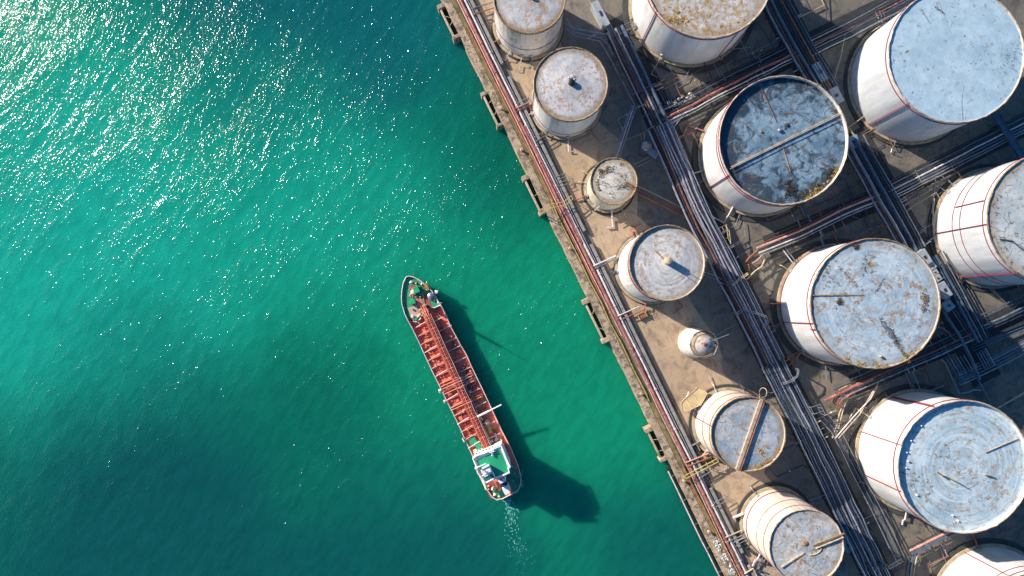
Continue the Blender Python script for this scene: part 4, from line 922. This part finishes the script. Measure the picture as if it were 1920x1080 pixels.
bm = BM(); lathe(bm, [(.7, 2.3), (.65, 2.6), (.1, 2.75)], 20); bm.transform(Matrix.Translation((p0.x, p0.y, 0))); mesh_obj('pot_lid', bm, 'rim_pale', t)
bm = BM(); obox(bm, W(1217, 280, 1.2), W(1234, 292, 1.2), 1.6, 0, 1.0); bevel(bm, .05); mesh_obj('pump_bed', bm, 'cab', t)
bm = BM(); tube(bm, [W(1203, 262, 0.1), W(1201, 252, 2), W(1208, 250, 2), W(1208, 262, 2)], .09, 6); mesh_obj('hoop_rail', bm, 'tan_metal', t)
for i, (a_, b_) in enumerate([((1190, 308), (1216, 295)), ((1195, 313), (1222, 300))]):
    bm = BM(); tube(bm, [W(*a_, .6), W(*b_, .6)], .1, 6); mesh_obj('side_rail', bm, 'tan_metal', t)
# tan shelter beside the beam roofed tank
pts = [(1277, 757), (1281, 750), (1309, 726), (1322, 731), (1326, 738), (1314, 759), (1284, 773), (1278, 768)]
pw = [W(x, y, 2.4) for x, y in pts]; p0 = W(1300, 750, 0)
t = thing('shelter', p0, 'tan flat roofed shelter with rounded corners beside the beam roofed tank', 'shelter')
bm = BM(); prism(bm, pw, 2.1, 2.4); bevel(bm, .1); mesh_obj('canopy', bm, 'tan_canopy', t)
bm = BM(); tube(bm, [p + Vector((0, 0, .04)) for p in pw], .1, 6, True); mesh_obj('canopy_edge', bm, 'rim_pale', t)
for a_, b_ in (((1297, 738), (1311, 752)), ((1287, 747), (1300, 766))):
    bm = BM(); tube(bm, [W(*a_, 2.43), W(*b_, 2.43)], .06, 6); mesh_obj('canopy_rib', bm, 'rim_pale', t)
for i in (0, 2, 4, 5, 6):
    q = pw[i].lerp(sum(pw, Vector()) / len(pw), .12); bm = BM(); tube(bm, [Vector((q.x, q.y, 0)), Vector((q.x, q.y, 2.15))], .09, 6); mesh_obj('leg', bm, 'tan_metal', t)
for lab, x, y, s_, m in (('black crate on the apron left of the beam roofed tank', 1304, 843, 1.4, 'black'), ('mossy tray on the pipes left of the beam roofed tank', 1330, 866, 1.3, 'weed'), ('rusty skip beside the pipe pair below the tan hatch tank', 1205, 592, 1.6, 'rust_pipe')):
    p0 = W(x, y, .8); t = thing('crate', (p0.x, p0.y, 0), lab, 'crate')
    a_, b_ = W(x - 7 * s_ * .6, y + 3.4 * s_ * .6, .8), W(x + 7 * s_ * .6, y - 3.4 * s_ * .6, .8)
    bm = BM(); obox(bm, a_, b_, 1.3, 0, .75); bevel(bm, .04); mesh_obj('crate_body', bm, m, t)
    for k in (0, 1):
        bm = BM(); q = (a_, b_)[k]; d = (b_ - a_).normalized(); n = Vector((-d.y, d.x, 0)); obox(bm, q - n * .75, q + n * .75, .16, 0, .9); mesh_obj('crate_rim', bm, 'tan_metal', t)
bm = BM()
for (x, y, r_, n_) in ((1404, 512, 1.2, 90), (1410, 527, .9, 70), (1400, 530, .8, 60), (1420, 522, .6, 40), (1487, 690, .5, 30), (1420, 500, .8, 50), (1225, 585, 1.5, 70), (1210, 588, 1.2, 60), (1240, 575, .8, 30), (1120, 383, .9, 50), (1500, 730, .7, 40), (1560, 160, .9, 50), (1556, 762, 1.0, 40), (1300, 300, .7, 30), (1354, 424, .8, 50), (1362, 450, .8, 40)):
    tuft(bm, W(x, y, .05), r_, n_, .16, .4)
tag(mesh_obj('yard_weeds', bm, 'weed'), 'dry olive weeds in clumps around the racks', 'weeds', kind='stuff')
# rungs crossing the bund near the yellow gantry
for i in range(4):
    y = 352 + i * 6
    bm = BM(); tube(bm, [Q(y, 46, 1.2), Q(y, 62, 1.2)], .07, 6); tube(bm, [Q(y, 62, 1.2), Q(y, 62, 0)], .07, 6)
    tag(mesh_obj('step_rail', bm, 'steel'), f'{ORD[i]} of four thin step rails above the yellow gantry, counted downwards', 'rail', 'step rails over the bund wall')
for y, lab in ((212, 'tank with the black vent'), (276, 'first lit patch of apron'), (906, 'beam roofed tank'), (962, 'ribbed tank'), (1036, 'heap of pale rubble')):
    bm = BM(); a_, b_ = Q(y, 42, 1.7), Q(y - 2, 66, 1.7)
    tube(bm, [Vector((a_.x, a_.y, .9)), a_, b_, Vector((b_.x, b_.y, 0))], .09, 6); c_, d_ = Q(y + 7, 42, 1.7), Q(y + 5, 66, 1.7); tube(bm, [Vector((c_.x, c_.y, .9)), c_, d_, Vector((d_.x, d_.y, 0))], .09, 6); tube(bm, [b_, d_], .07, 6)
    tag(mesh_obj('bund_stile', bm, 'steel'), 'small steel stile over the bund wall beside the ' + lab, 'stile', 'stiles over the bund wall')

# ------------------------------------------------------------------ ship
DZ = -.8
SB = (767.5, 517.5); SA = (.4135, .9105); SP = (.9105, -.4135)
def Sp(s, t): return (SB[0] + SA[0] * s + SP[0] * t, SB[1] + SA[1] * s + SP[1] * t)
def S(s, t, z): x, y = Sp(s, t); return W(x, y, z)
left = [(762, 520), (757, 531), (754.5, 545), (753.7, 560), (754.6, 570), (760, 589), (765, 600), (772.5, 613), (785, 640), (797.5, 668), (810, 695), (823, 721), (836, 748), (855, 786), (874, 828), (887.5, 858), (896, 886), (907, 909), (923, 932), (932, 937)]
right = [(942, 935), (960, 926), (972, 919), (977.5, 905), (977, 891), (972, 872), (960, 843), (952.5, 827), (940, 803), (924, 768), (912, 742), (897.5, 712), (884, 684), (876, 665), (864, 645), (847.5, 614), (832.5, 580), (827.5, 571), (818, 557), (811, 545), (790, 526), (776, 519)]
outline = [SB] + left + right
# outline in world at deck height
OW = [W(x, y, DZ) for x, y in outline]
so_ = W(860, 728, WZ)
ship = thing('tanker_ship', so_, 'red decked coastal tanker with green roofed white bridge, under way beside the quay', 'ship')
M['hull'] = paint('dark_red_hull', (.10, .03, .03), .5, 0, .3, .3, .3, (.2, .1, .07), 1)
M['deck'] = paint('red_oxide_deck', (.74, .20, .12), .62, 0, .35, .5, .5, (.36, .09, .06), .8, .03, 4)
M['deck2'] = paint('orange_red_deck_fitting', (.72, .23, .14), .55, 0, .3, .9, .35, (.27, .06, .04), 1.2)
M['deck_dk'] = paint('maroon_deck_fitting', (.36, .075, .06), .6, 0, .3, .9, .3, (.1, .03, .03), 1.2)
M['green'] = paint('green_roof_paint', (.02, .36, .17), .55, 0, .12, .3, .12, (.03, .25, .14), .9)
M['green_dk'] = paint('green_deck_paint', (.035, .30, .15), .6, 0, .4, .5, .35, (.34, .18, .11), 1.0)
M['teal'] = paint('teal_hatch_paint', (.02, .17, .16), .5, 0, .15, .5)
M['ship_white'] = paint('ship_white_paint', (.80, .79, .78), .42, 0, .1, .6, .12, (.5, .4, .33), 1.4)
M['rail_white'] = paint('bulwark_top_paint', (.72, .62, .60), .5, 0, .25, .7, .2, (.36, .12, .10), 1.2)
M['orange'] = paint('orange_gear_paint', (.45, .17, .06), .55, 0, .3, 1, .3, (.3, .1, .04), 1.4)
M['cream'] = paint('cream_gear_paint', (.66, .60, .42), .55, 0, .25, 1, .3, (.3, .2, .1), 1.4)
M['pinkish'] = paint('worn_pink_deck', (.56, .36, .28), .65, 0, .3, .6, .4, (.3, .12, .08), 1.2)
M['glass'] = paint('bridge_window_glass', (.02, .03, .04), .1, 0, .2, 1)
def scaled(pts, k, z, bowpull=0):
    cx = sum(p.x for p in pts) / len(pts); cy = sum(p.y for p in pts) / len(pts)
    return [Vector((cx + (p.x - cx) * k, cy + (p.y - cy) * k, z)) for p in pts]
ax = (W(*Sp(452, 0), DZ) - W(*Sp(0, 0), DZ)); axn = Vector((ax.x, ax.y, 0)).normalized(); perp = Vector((-axn.y, axn.x, 0))
bow = W(*SB, DZ)
def squeeze(p, kb, z):                            # narrows the section towards the keel, bow raked aft
    d = Vector((p.x - bow.x, p.y - bow.y, 0)); s = d.dot(axn); t = d.dot(perp)
    s2 = s + max(0, 1 - s / 9) * 2.2 * (1 - kb)
    return Vector((bow.x, bow.y, 0)) + axn * s2 + perp * t * (kb if s > 8 else kb * (.75 + .25 * s / 8)) + Vector((0, 0, z))
bm = BM(); rings = []
for kb, z in ((.80, -5.5), (.94, -3.2), (.97, -1.5), (1., DZ)): rings.append([bm.verts.new(squeeze(p, kb, z)) for p in OW])
for A_, B_ in zip(rings, rings[1:]):
    for i in range(len(A_)): bm.faces.new((A_[i], A_[(i + 1) % len(A_)], B_[(i + 1) % len(A_)], B_[i]))
bm.faces.new(list(reversed(rings[0])))
mesh_obj('hull', bm, 'hull', ship)
inner = [squeeze(p, .985, DZ - .02) for p in OW]
bm = BM(); bm.faces.new([bm.verts.new(p) for p in OW]); mesh_obj('main_deck', bm, 'deck', ship)
def inset(pts, d):
    n = len(pts); out = []
    for i in range(n):
        a, b = pts[i - 1], pts[(i + 1) % n]; t = (b - a); nn = Vector((-t.y, t.x, 0)).normalized(); out.append(pts[i] + nn * d)
    return out
sgn = 1 if (sum(a.x * b.y - b.x * a.y for a, b in zip(OW, OW[1:] + OW[:1])) > 0) else -1
bm = BM(); I1 = inset(OW, sgn * .22)
n = len(OW)
def bh(p):
    s = Vector((p.x - bow.x, p.y - bow.y, 0)).dot(axn); return DZ + (1.15 if s < 13 else .5)
vo0 = [bm.verts.new(p) for p in OW]; vo1 = [bm.verts.new(Vector((p.x, p.y, bh(p)))) for p in OW]
vi0 = [bm.verts.new(Vector((q.x, q.y, DZ))) for q in I1]; vi1 = [bm.verts.new(Vector((q.x, q.y, bh(p)))) for p, q in zip(OW, I1)]
for i in range(n):
    j = (i + 1) % n
    bm.faces.new((vo0[i], vo0[j], vo1[j], vo1[i])); bm.faces.new((vo1[i], vo1[j], vi1[j], vi1[i])); bm.faces.new((vi1[i], vi1[j], vi0[j], vi0[i]))
bw = mesh_obj('bulwark', bm, 'deck', ship)
bm = BM(); tube(bm, [Vector(((p.x + q.x) / 2, (p.y + q.y) / 2, bh(p) + .05)) for p, q in zip(OW, I1)], .13, 6, True); mesh_obj('bulwark_rail', bm, 'rail_white', bw)
def sbox(name, s0, s1, t0, t1, z0, z1, m, bev=.04, parent=None):
    bm = BM(); a = [S(s0, t0, DZ), S(s1, t0, DZ), S(s1, t1, DZ), S(s0, t1, DZ)]; prism(bm, a, DZ + z0, DZ + z1)
    if bev: bevel(bm, bev)
    return mesh_obj(name, bm, m, parent or ship)
def stube(name, pts, r_, m, parent=None):
    bm = BM(); tube(bm, [S(p[0], p[1], DZ + p[2]) for p in pts], r_, 6); return mesh_obj(name, bm, m, parent or ship)
def inside(y):                                    # half widths (left,right) of the deck at axis distance s, in px
    return None
# forecastle
I2 = inset(OW, sgn * .26)
fc = [p for p in I2 if Vector((p.x - bow.x, p.y - bow.y, 0)).dot(axn) < 10.5]
fb = []
bm = BM()
idx = [i for i, p in enumerate(I2) if Vector((p.x - bow.x, p.y - bow.y, 0)).dot(axn) < 10.6]
lp = [I2[i] for i in idx if i <= 21 ]; rp_ = [I2[i] for i in idx if i > 21]
poly = rp_ + lp
prism(bm, [(p.x, p.y) for p in poly], DZ, DZ + .75); mesh_obj('forecastle_deck', bm, M['green_dk'], ship)
FZ = .75
sbox('deck_plate', 46, 76, -7, 3, FZ, FZ + .06, 'deck2', 0)
sbox('deck_plate', 18, 34, -9, 1, FZ, FZ + .05, 'deck_dk', 0)
sbox('deck_plate', 54, 78, -27, -9, FZ, FZ + .05, 'pinkish', 0)
sbox('deck_plate', 44, 70, 6, 16, FZ, FZ + .05, 'deck_dk', 0)
sbox('gear_locker', 26, 40, 19, 25, FZ, FZ + .7, 'orange'); sbox('deck_house', 24, 36, -2, 8, FZ, FZ + 1.3, 'green'); sbox('deck_house', 44, 52, -18, -8, FZ, FZ + 1.0, 'green')
bm = BM(); blob(bm, S(31, -6, DZ + FZ + .5), .8, 2, .7, .12); mesh_obj('windlass', bm, 'cream', ship)
bm = BM(); lathe(bm, [(.95, 0), (.95, .7), (.6, .95), (.05, 1.0)], 20); bm.transform(Matrix.Translation(S(52, 22, DZ + FZ))); mesh_obj('anchor_winch', bm, 'steel', ship)
for (s_, t_, m) in ((61, 24, 'cream'), (68, 29, 'ship_white'), (48, 34, 'ship_white'), (72, -26, 'ship_white'), (76, -14, 'cream'), (80, -22, 'green'), (40, -4, 'deck2'), (44, 2, 'pinkish'), (18, 6, 'pinkish'), (12, -2, 'ship_white'), (14, 5, 'steel'), (24, 15, 'pinkish'), (34, -14, 'pinkish'), (38, -10, 'deck2'), (60, -20, 'green'), (66, -8, 'cream')):
    bm = BM(); blob(bm, S(s_, t_, DZ + FZ + .25), random.uniform(.25, .5), 1, .8, .3); mesh_obj('deck_fitting', bm, m, ship)
for (a_, b_) in (((20, -8), (40, 6)), ((28, -14), (46, -4)), ((38, 10), (60, 4)), ((16, -4), (26, 10))): stube('mooring_line', [(*a_, FZ + .2), (*b_, FZ + .2)], .09, 'pinkish')
stube('breakwater', [(80, -29, .9), (84, -24, .9), (82, -14, .9), (76, -9, .9)], .2, 'cream'); stube('breakwater', [(70, 34, .9), (74, 30, .9), (74, 18, .9), (70, 12, .9)], .2, 'rail_white')
# foremast
bm = BM(); tube(bm, [S(62, 4, DZ + .7), S(62, 4, DZ + 6.5)], .42, 8); tube(bm, [S(62, 4, DZ + 6.5), S(62, 4, DZ + 9.5)], .11, 8); tube(bm, [S(62, 0, DZ + 6.3), S(62, 8, DZ + 6.3)], .1, 6); mesh_obj('foremast', bm, 'pinkish', ship)
# raised pipe trunk / catwalk
sbox('pipe_trunk', 84, 388, -6, 7.5, 0, 2.1, 'deck_dk', .05)
for k, (t_, r_, m) in enumerate(((-5.6, .10, 'deck2'), (-2.5, .12, 'deck_dk'), (.6, .15, 'deck'), (3.8, .12, 'deck_dk'), (7.2, .10, 'pinkish'))):
    stube('trunk_pipe', [(80 + s_ * 20, t_ + random.uniform(-.4, .4), 2.35) for s_ in range(16)], r_, m)
for i in range(44): stube('catwalk_rung', [(88 + i * 6.8, -4.6, 2.45), (88 + i * 6.8, 4.5, 2.45)], .09, 'deck_dk' if i % 3 else 'deck2')
for i in range(9): 
    for j in range(3):
        bm = BM(); blob(bm, S(70 + i * 2.6, -6 + j * 5 + random.uniform(-1, 1), DZ + 1.0 + .12 * i), .22, 1, 1, .3); mesh_obj('pipe_fitting', bm, random.choice(['pinkish', 'deck2', 'deck2']), ship)
for i in range(3): stube('trunk_pipe', [(60, -4 + i * 4, FZ + .3), (84, -4 + i * 4, 1.4), (92, -4 + i * 4, 2.4)], .15, 'deck2')
# transverse deck frames
for i in range(16):
    s_ = 92 + i * 16.4; w_ = random.uniform(.9, 1.15)
    stube('deck_frame', [(s_ + 2, -33, .55), (s_, -20, .75), (s_ - 1, -7, .8)], .12 * w_, 'rail_white' if i % 3 == 0 else 'pinkish')
    sbox('deck_frame', s_ + .5, s_ + 2.4, -26, -8, 0, .42, 'deck2', 0)
for i in range(12):
    s_ = 96 + i * 22 + random.uniform(-3, 3)
    stube('deck_frame', [(s_, 8, .8), (s_ - .5, 34, .6)], .11, 'rail_white')
for t_ in (20, -19): stube('deck_pipe', [(100 + k * 40, t_ + random.uniform(-.5, .5), .35) for k in range(7)], .11, 'deck2' if t_ > 0 else 'deck')
stube('deck_pipe', [(212, 10, 1.2), (250, 11, 1.2), (285, 10, 1.2)], .16, 'steel'); stube('deck_pipe', [(208, 12.5, 1.0), (232, 13, 1.0)], .2, 'lav_pipe'); stube('deck_pipe', [(285, 9, 1.4), (375, 10, 1.4)], .12, 'rail_white')
# cargo manifold and loose gear on deck
rs = random.Random(5)
for i in range(26):
    s_ = rs.uniform(200, 300); t_ = rs.uniform(22, 32); bm = BM(); blob(bm, S(s_, t_, DZ + .35), rs.uniform(.2, .5), 1, .8, .35); mesh_obj('deck_gear', bm, rs.choice(['orange', 'deck2', 'deck2', 'deck_dk', 'pinkish']), ship)
for i in range(34):
    s_ = rs.uniform(338, 384); t_ = rs.uniform(-30, 30)
    if -7 < t_ < 8: continue
    bm = BM(); blob(bm, S(s_, t_, DZ + .4), rs.uniform(.22, .6), 1, .8, .35); mesh_obj('deck_gear', bm, rs.choice(['orange', 'cream', 'deck2', 'pinkish', 'ship_white', 'black']), ship)
for (s_, t_) in ((216, 17), (218, 21), (226, 15), (245, 14)):
    bm = BM(); blob(bm, S(s_, t_, DZ + .5), .38, 2, .9, .1); mesh_obj('vent_head', bm, 'ship_white', ship)
sbox('deck_panel', 300, 316, -20, -8, 0, .35, 'deck_dk'); sbox('deck_panel', 278, 294, -22, -9, 0, .3, 'deck_dk')
sbox('green_platform', 322, 336, -26, -12, 0, .6, 'green'); sbox('green_platform', 334, 350, -18, -8, 0, .8, 'green'); sbox('green_platform', 346, 352, -26, -19, 0, .5, 'cream')
sbox('winch_bed', 312, 330, 16, 22, 0, .9, 'yellow_metal'); bm = BM(); blob(bm, S(310, 19, DZ + .9), .7, 2, .8, .2); mesh_obj('winch_drum', bm, 'cream', ship); sbox('winch_bed', 334, 342, 23, 26, 0, 1.0, 'steel')
# boom crane
bm = BM(); tube(bm, [S(294, 9, DZ), S(294, 9, DZ + 2.4)], .35, 10); cr = mesh_obj('crane_post', bm, 'cream', ship)
bm = BM(); tube(bm, [W(895, 781.5, DZ + 2.7), W(918, 770, DZ + 3.1)], .27, 8); tube(bm, [W(918, 770, DZ + 3.1), W(940, 759, DZ + 3.4)], .17, 8); mesh_obj('crane_boom', bm, 'ship_white', cr)
stube('boom_stay', [(296, 12, 2.6), (303, 14, .5)], .12, 'cream', cr)
rs2 = random.Random(21)
for i in range(46):
    s_ = rs2.uniform(95, 330); t_ = rs2.choice((-1, 1)) * rs2.uniform(11, 31); bm = BM(); q = S(s_, t_, DZ)
    tube(bm, [q, q + Vector((0, 0, rs2.uniform(.4, 1.1)))], rs2.uniform(.12, .3), 8); mesh_obj('vent_pipe', bm, rs2.choice(['deck2', 'deck_dk', 'pinkish', 'rail_white', 'deck']), ship)
for i in range(22):
    s_ = 100 + i * 11 + rs2.uniform(-3, 3); t_ = rs2.choice((-24, -15, 14, 25)) + rs2.uniform(-2, 2)
    sbox('hatch_cover', s_, s_ + rs2.uniform(4, 9), t_ - rs2.uniform(2, 4), t_ + rs2.uniform(2, 4), 0, rs2.uniform(.25, .7), rs2.choice(['deck2', 'deck_dk', 'deck', 'deck']))
for s_, m in ((214, 'deck2'), (219, 'pinkish'), (224, 'deck_dk'), (229, 'deck2'), (258, 'rust_pipe'), (262, 'deck2')):
    stube('manifold_pipe', [(s_, -31, .5), (s_, -28, 1.1), (s_, -9, 1.2), (s_, -7, 2.4), (s_, 9, 2.4), (s_, 11, 1.2), (s_, 29, 1.1), (s_, 32, .5)], .13, m)
# hoses hanging at the ship side
stube('side_fender', [(218, -37, .8), (222, -37.5, .2)], .35, 'ship_white'); stube('side_fender', [(240, -37, .8), (244, -37.5, .2)], .32, 'cream'); stube('side_fender', [(318, -35, .9), (326, -34.5, .9)], .22, 'rail_white')
# bridge house
BH = 8.0
def wz(pts, z): return [W(x, y, z) for x, y in pts]
house = [(888, 858), (927, 842), (940, 837), (957, 876), (955, 886), (929, 897), (912, 904), (902, 888)]
bm = BM(); prism(bm, wz(house, DZ + BH), DZ, DZ + BH); bh_ = mesh_obj('bridge_house', bm, 'ship_white', ship)
roof_ = [(893.5, 864), (927, 847.5), (938.5, 843.5), (952, 876), (952.5, 884), (929.5, 894), (918, 873), (901, 881)]
bm = BM(); prism(bm, wz(roof_, DZ + BH), DZ + BH, DZ + BH + .06); mesh_obj('roof_deck', bm, 'green', bh_)
bm = BM(); tube(bm, wz([(887, 859), (895, 854), (910, 849), (926, 842), (927, 838), (939, 834), (943, 842), (950, 860), (957, 875), (953.5, 878), (955.5, 886), (940, 893), (929, 897)], DZ + BH + .35), .28, 6); mesh_obj('parapet', bm, 'ship_white', bh_)
bm = BM(); tube(bm, wz([(887, 859), (893, 873), (896, 886), (911, 905), (928, 897)], DZ + BH + .3), .25, 6); mesh_obj('parapet', bm, 'ship_white', bh_)
bm = BM(); prism(bm, wz([(901.5, 881.5), (917, 873), (921.5, 884), (907, 890.5), (903, 887)], DZ + BH + 1.9), DZ + BH, DZ + BH + 1.9); bevel(bm, .06); cb = mesh_obj('roof_cabin', bm, 'ship_white', bh_)
bm = BM(); q = DZ + BH + 1.95; tube(bm, wz([(909.5, 883), (911, 885.5), (914, 884)], q), .09, 5); mesh_obj('cabin_fitting', bm, 'steel_dark', cb)
bm = BM(); prism(bm, wz([(907.5, 896), (925, 888.5), (929, 895.5), (912, 903)], DZ + BH + .25), DZ + BH + .02, DZ + BH + .25); mesh_obj('teal_hatch', bm, 'teal', bh_)
bm = BM(); tube(bm, wz([(905, 892), (923, 884), (929, 897)], DZ + BH + .5), .2, 6); mesh_obj('parapet', bm, 'ship_white', bh_)
bm = BM(); tube(bm, wz([(896, 876), (911, 870)], DZ + BH + 2.4), .18, 6); tube(bm, [W(896, 876, DZ + BH), W(896, 876, DZ + BH + 2.6)], .2, 6); blob(bm, W(893.5, 877.5, DZ + BH + 1), .45, 2, 1, .05); mesh_obj('radar_mast', bm, 'ship_white', bh_)
bm = BM(); blob(bm, W(923, 850.5, DZ + BH + .5), .25, 1); blob(bm, W(922.5, 854, DZ + BH + .5), .25, 1); tube(bm, wz([(918, 849), (927, 846)], DZ + BH + .6), .15, 6); mesh_obj('compass_stand', bm, 'ship_white', bh_)
for z_ in (1.5, 4.3):
    a_, b_ = W(889, 857.4, DZ + BH), W(926, 842.2, DZ + BH); d = (b_ - a_).normalized(); nn = Vector((-d.y, d.x, 0)) * .04
    for k in range(6):
        bm = BM(); p, q = a_.lerp(b_, (k + .2) / 6) + nn, a_.lerp(b_, (k + .8) / 6) + nn; obox(bm, p, q, .06, DZ + z_, DZ + z_ + .9); mesh_obj('window', bm, 'glass', bh_)
sbox('house_step', 362, 368, -30, -14, 0, 2.6, 'ship_white')
# funnel and aft structures
fz = DZ + 8.4
bm = BM(); prism(bm, wz([(931, 897), (945, 891), (949, 902.5), (938, 908)], fz), DZ, fz); bevel(bm, .08); fn = mesh_obj('funnel', bm, 'ship_white', ship)
bm = BM(); tube(bm, [W(939, 899, fz), W(939, 899, fz + .8)], .34, 10); tube(bm, [W(944, 896, fz), W(944, 896, fz + .6)], .25, 10); mesh_obj('exhaust_pipe', bm, 'black', fn)
bm = BM(); prism(bm, wz([(938, 908.5), (949.5, 903), (951.5, 909.5), (941, 914.5)], fz - .8), DZ, fz - .8); mesh_obj('engine_casing', bm, paint('navy_casing_paint', (.03, .03, .08), .5), ship)
bm = BM(); prism(bm, wz([(941, 915), (951.5, 910), (957.5, 924), (947.5, 929.5)], DZ + 4.2), DZ, DZ + 4.2); bevel(bm, .1); mesh_obj('lifeboat_house', bm, 'ship_white', ship)
sbox('aft_deck_plate', 414, 444, -34, -16, 0, .06, 'deck_dk', 0); sbox('aft_deck_plate', 400, 449, 10, 33, 0, .05, 'green_dk', 0); sbox('aft_deck_plate', 430, 452, -26, -5, 0.06, .1, 'green', 0)
for (s_, t_, r_, m) in ((428, -21, .7, 'cream'), (434, -14, .8, 'orange'), (440, -24, .5, 'cream'), (446, -18, .4, 'ship_white'), (418, 27, .4, 'steel'), (430, 18, .35, 'steel'), (378, 26, .5, 'steel'), (384, 28, .3, 'steel'), (405, 28, .3, 'pinkish'), (410, 31, .3, 'pinkish'), (420, -28, .4, 'pinkish'), (426, -30, .35, 'deck2')):
    bm = BM(); blob(bm, S(s_, t_, DZ + .35), r_, 1, .8, .25); mesh_obj('aft_fitting', bm, m, ship)
stube('stern_hose', [(418, -17, .6), (424, -13, .6), (430, -16, .6), (424, -19, .6)], .14, 'rail_white'); stube('side_boat', [(398, -31, 2.0), (424, -33, 2.0)], .45, 'cream')

# wake: flecks of foam behind the stern
bm = BM(); rs = random.Random(9)
def fleck(x, y, l, w_, a):
    c0 = W(x, y, WZ + .03); n = rs.randint(5, 8); vs = []
    for k in range(n):
        t = 6.283 * k / n; q = Vector((l * math.cos(t) * rs.uniform(.6, 1.2), w_ * math.sin(t) * rs.uniform(.5, 1.3), 0)); vs.append(bm.verts.new(c0 + Matrix.Rotation(a, 3, 'Z') @ q))
    bm.faces.new(vs)
for i in range(210):
    k = rs.random() ** 1.5; y = 926 + k * 150; x = 949 + (y - 926) * .20 + rs.gauss(0, 3.2 + k * 9)
    s_ = (1 - k) * .5 + .14
    fleck(x, y, s_ * rs.uniform(.2, 1.1), s_ * rs.uniform(.08, .32), R(-66 + rs.gauss(0, 32)))
for i in range(26):
    fleck(953 + i * .75 + rs.gauss(0, .6), 927 + i * 1.3, .35, .12, R(-58))
for i in range(60):
    y = rs.uniform(880, 925); fleck(979 - max(0, y - 905) * .55 + rs.gauss(0, 1.5), y + rs.gauss(0, 1), .16, .07, R(-80 + rs.gauss(0, 20)))
for i in range(12):
    k = rs.random(); fleck(758 + 110 * k - rs.uniform(2, 12), 600 + 235 * k, .22, .06, R(60 + rs.gauss(0, 20)))
tag(mesh_obj('wake_foam', bm, 'foam'), 'white flecks of wake foam trailing the tanker stern', 'foam', kind='stuff')
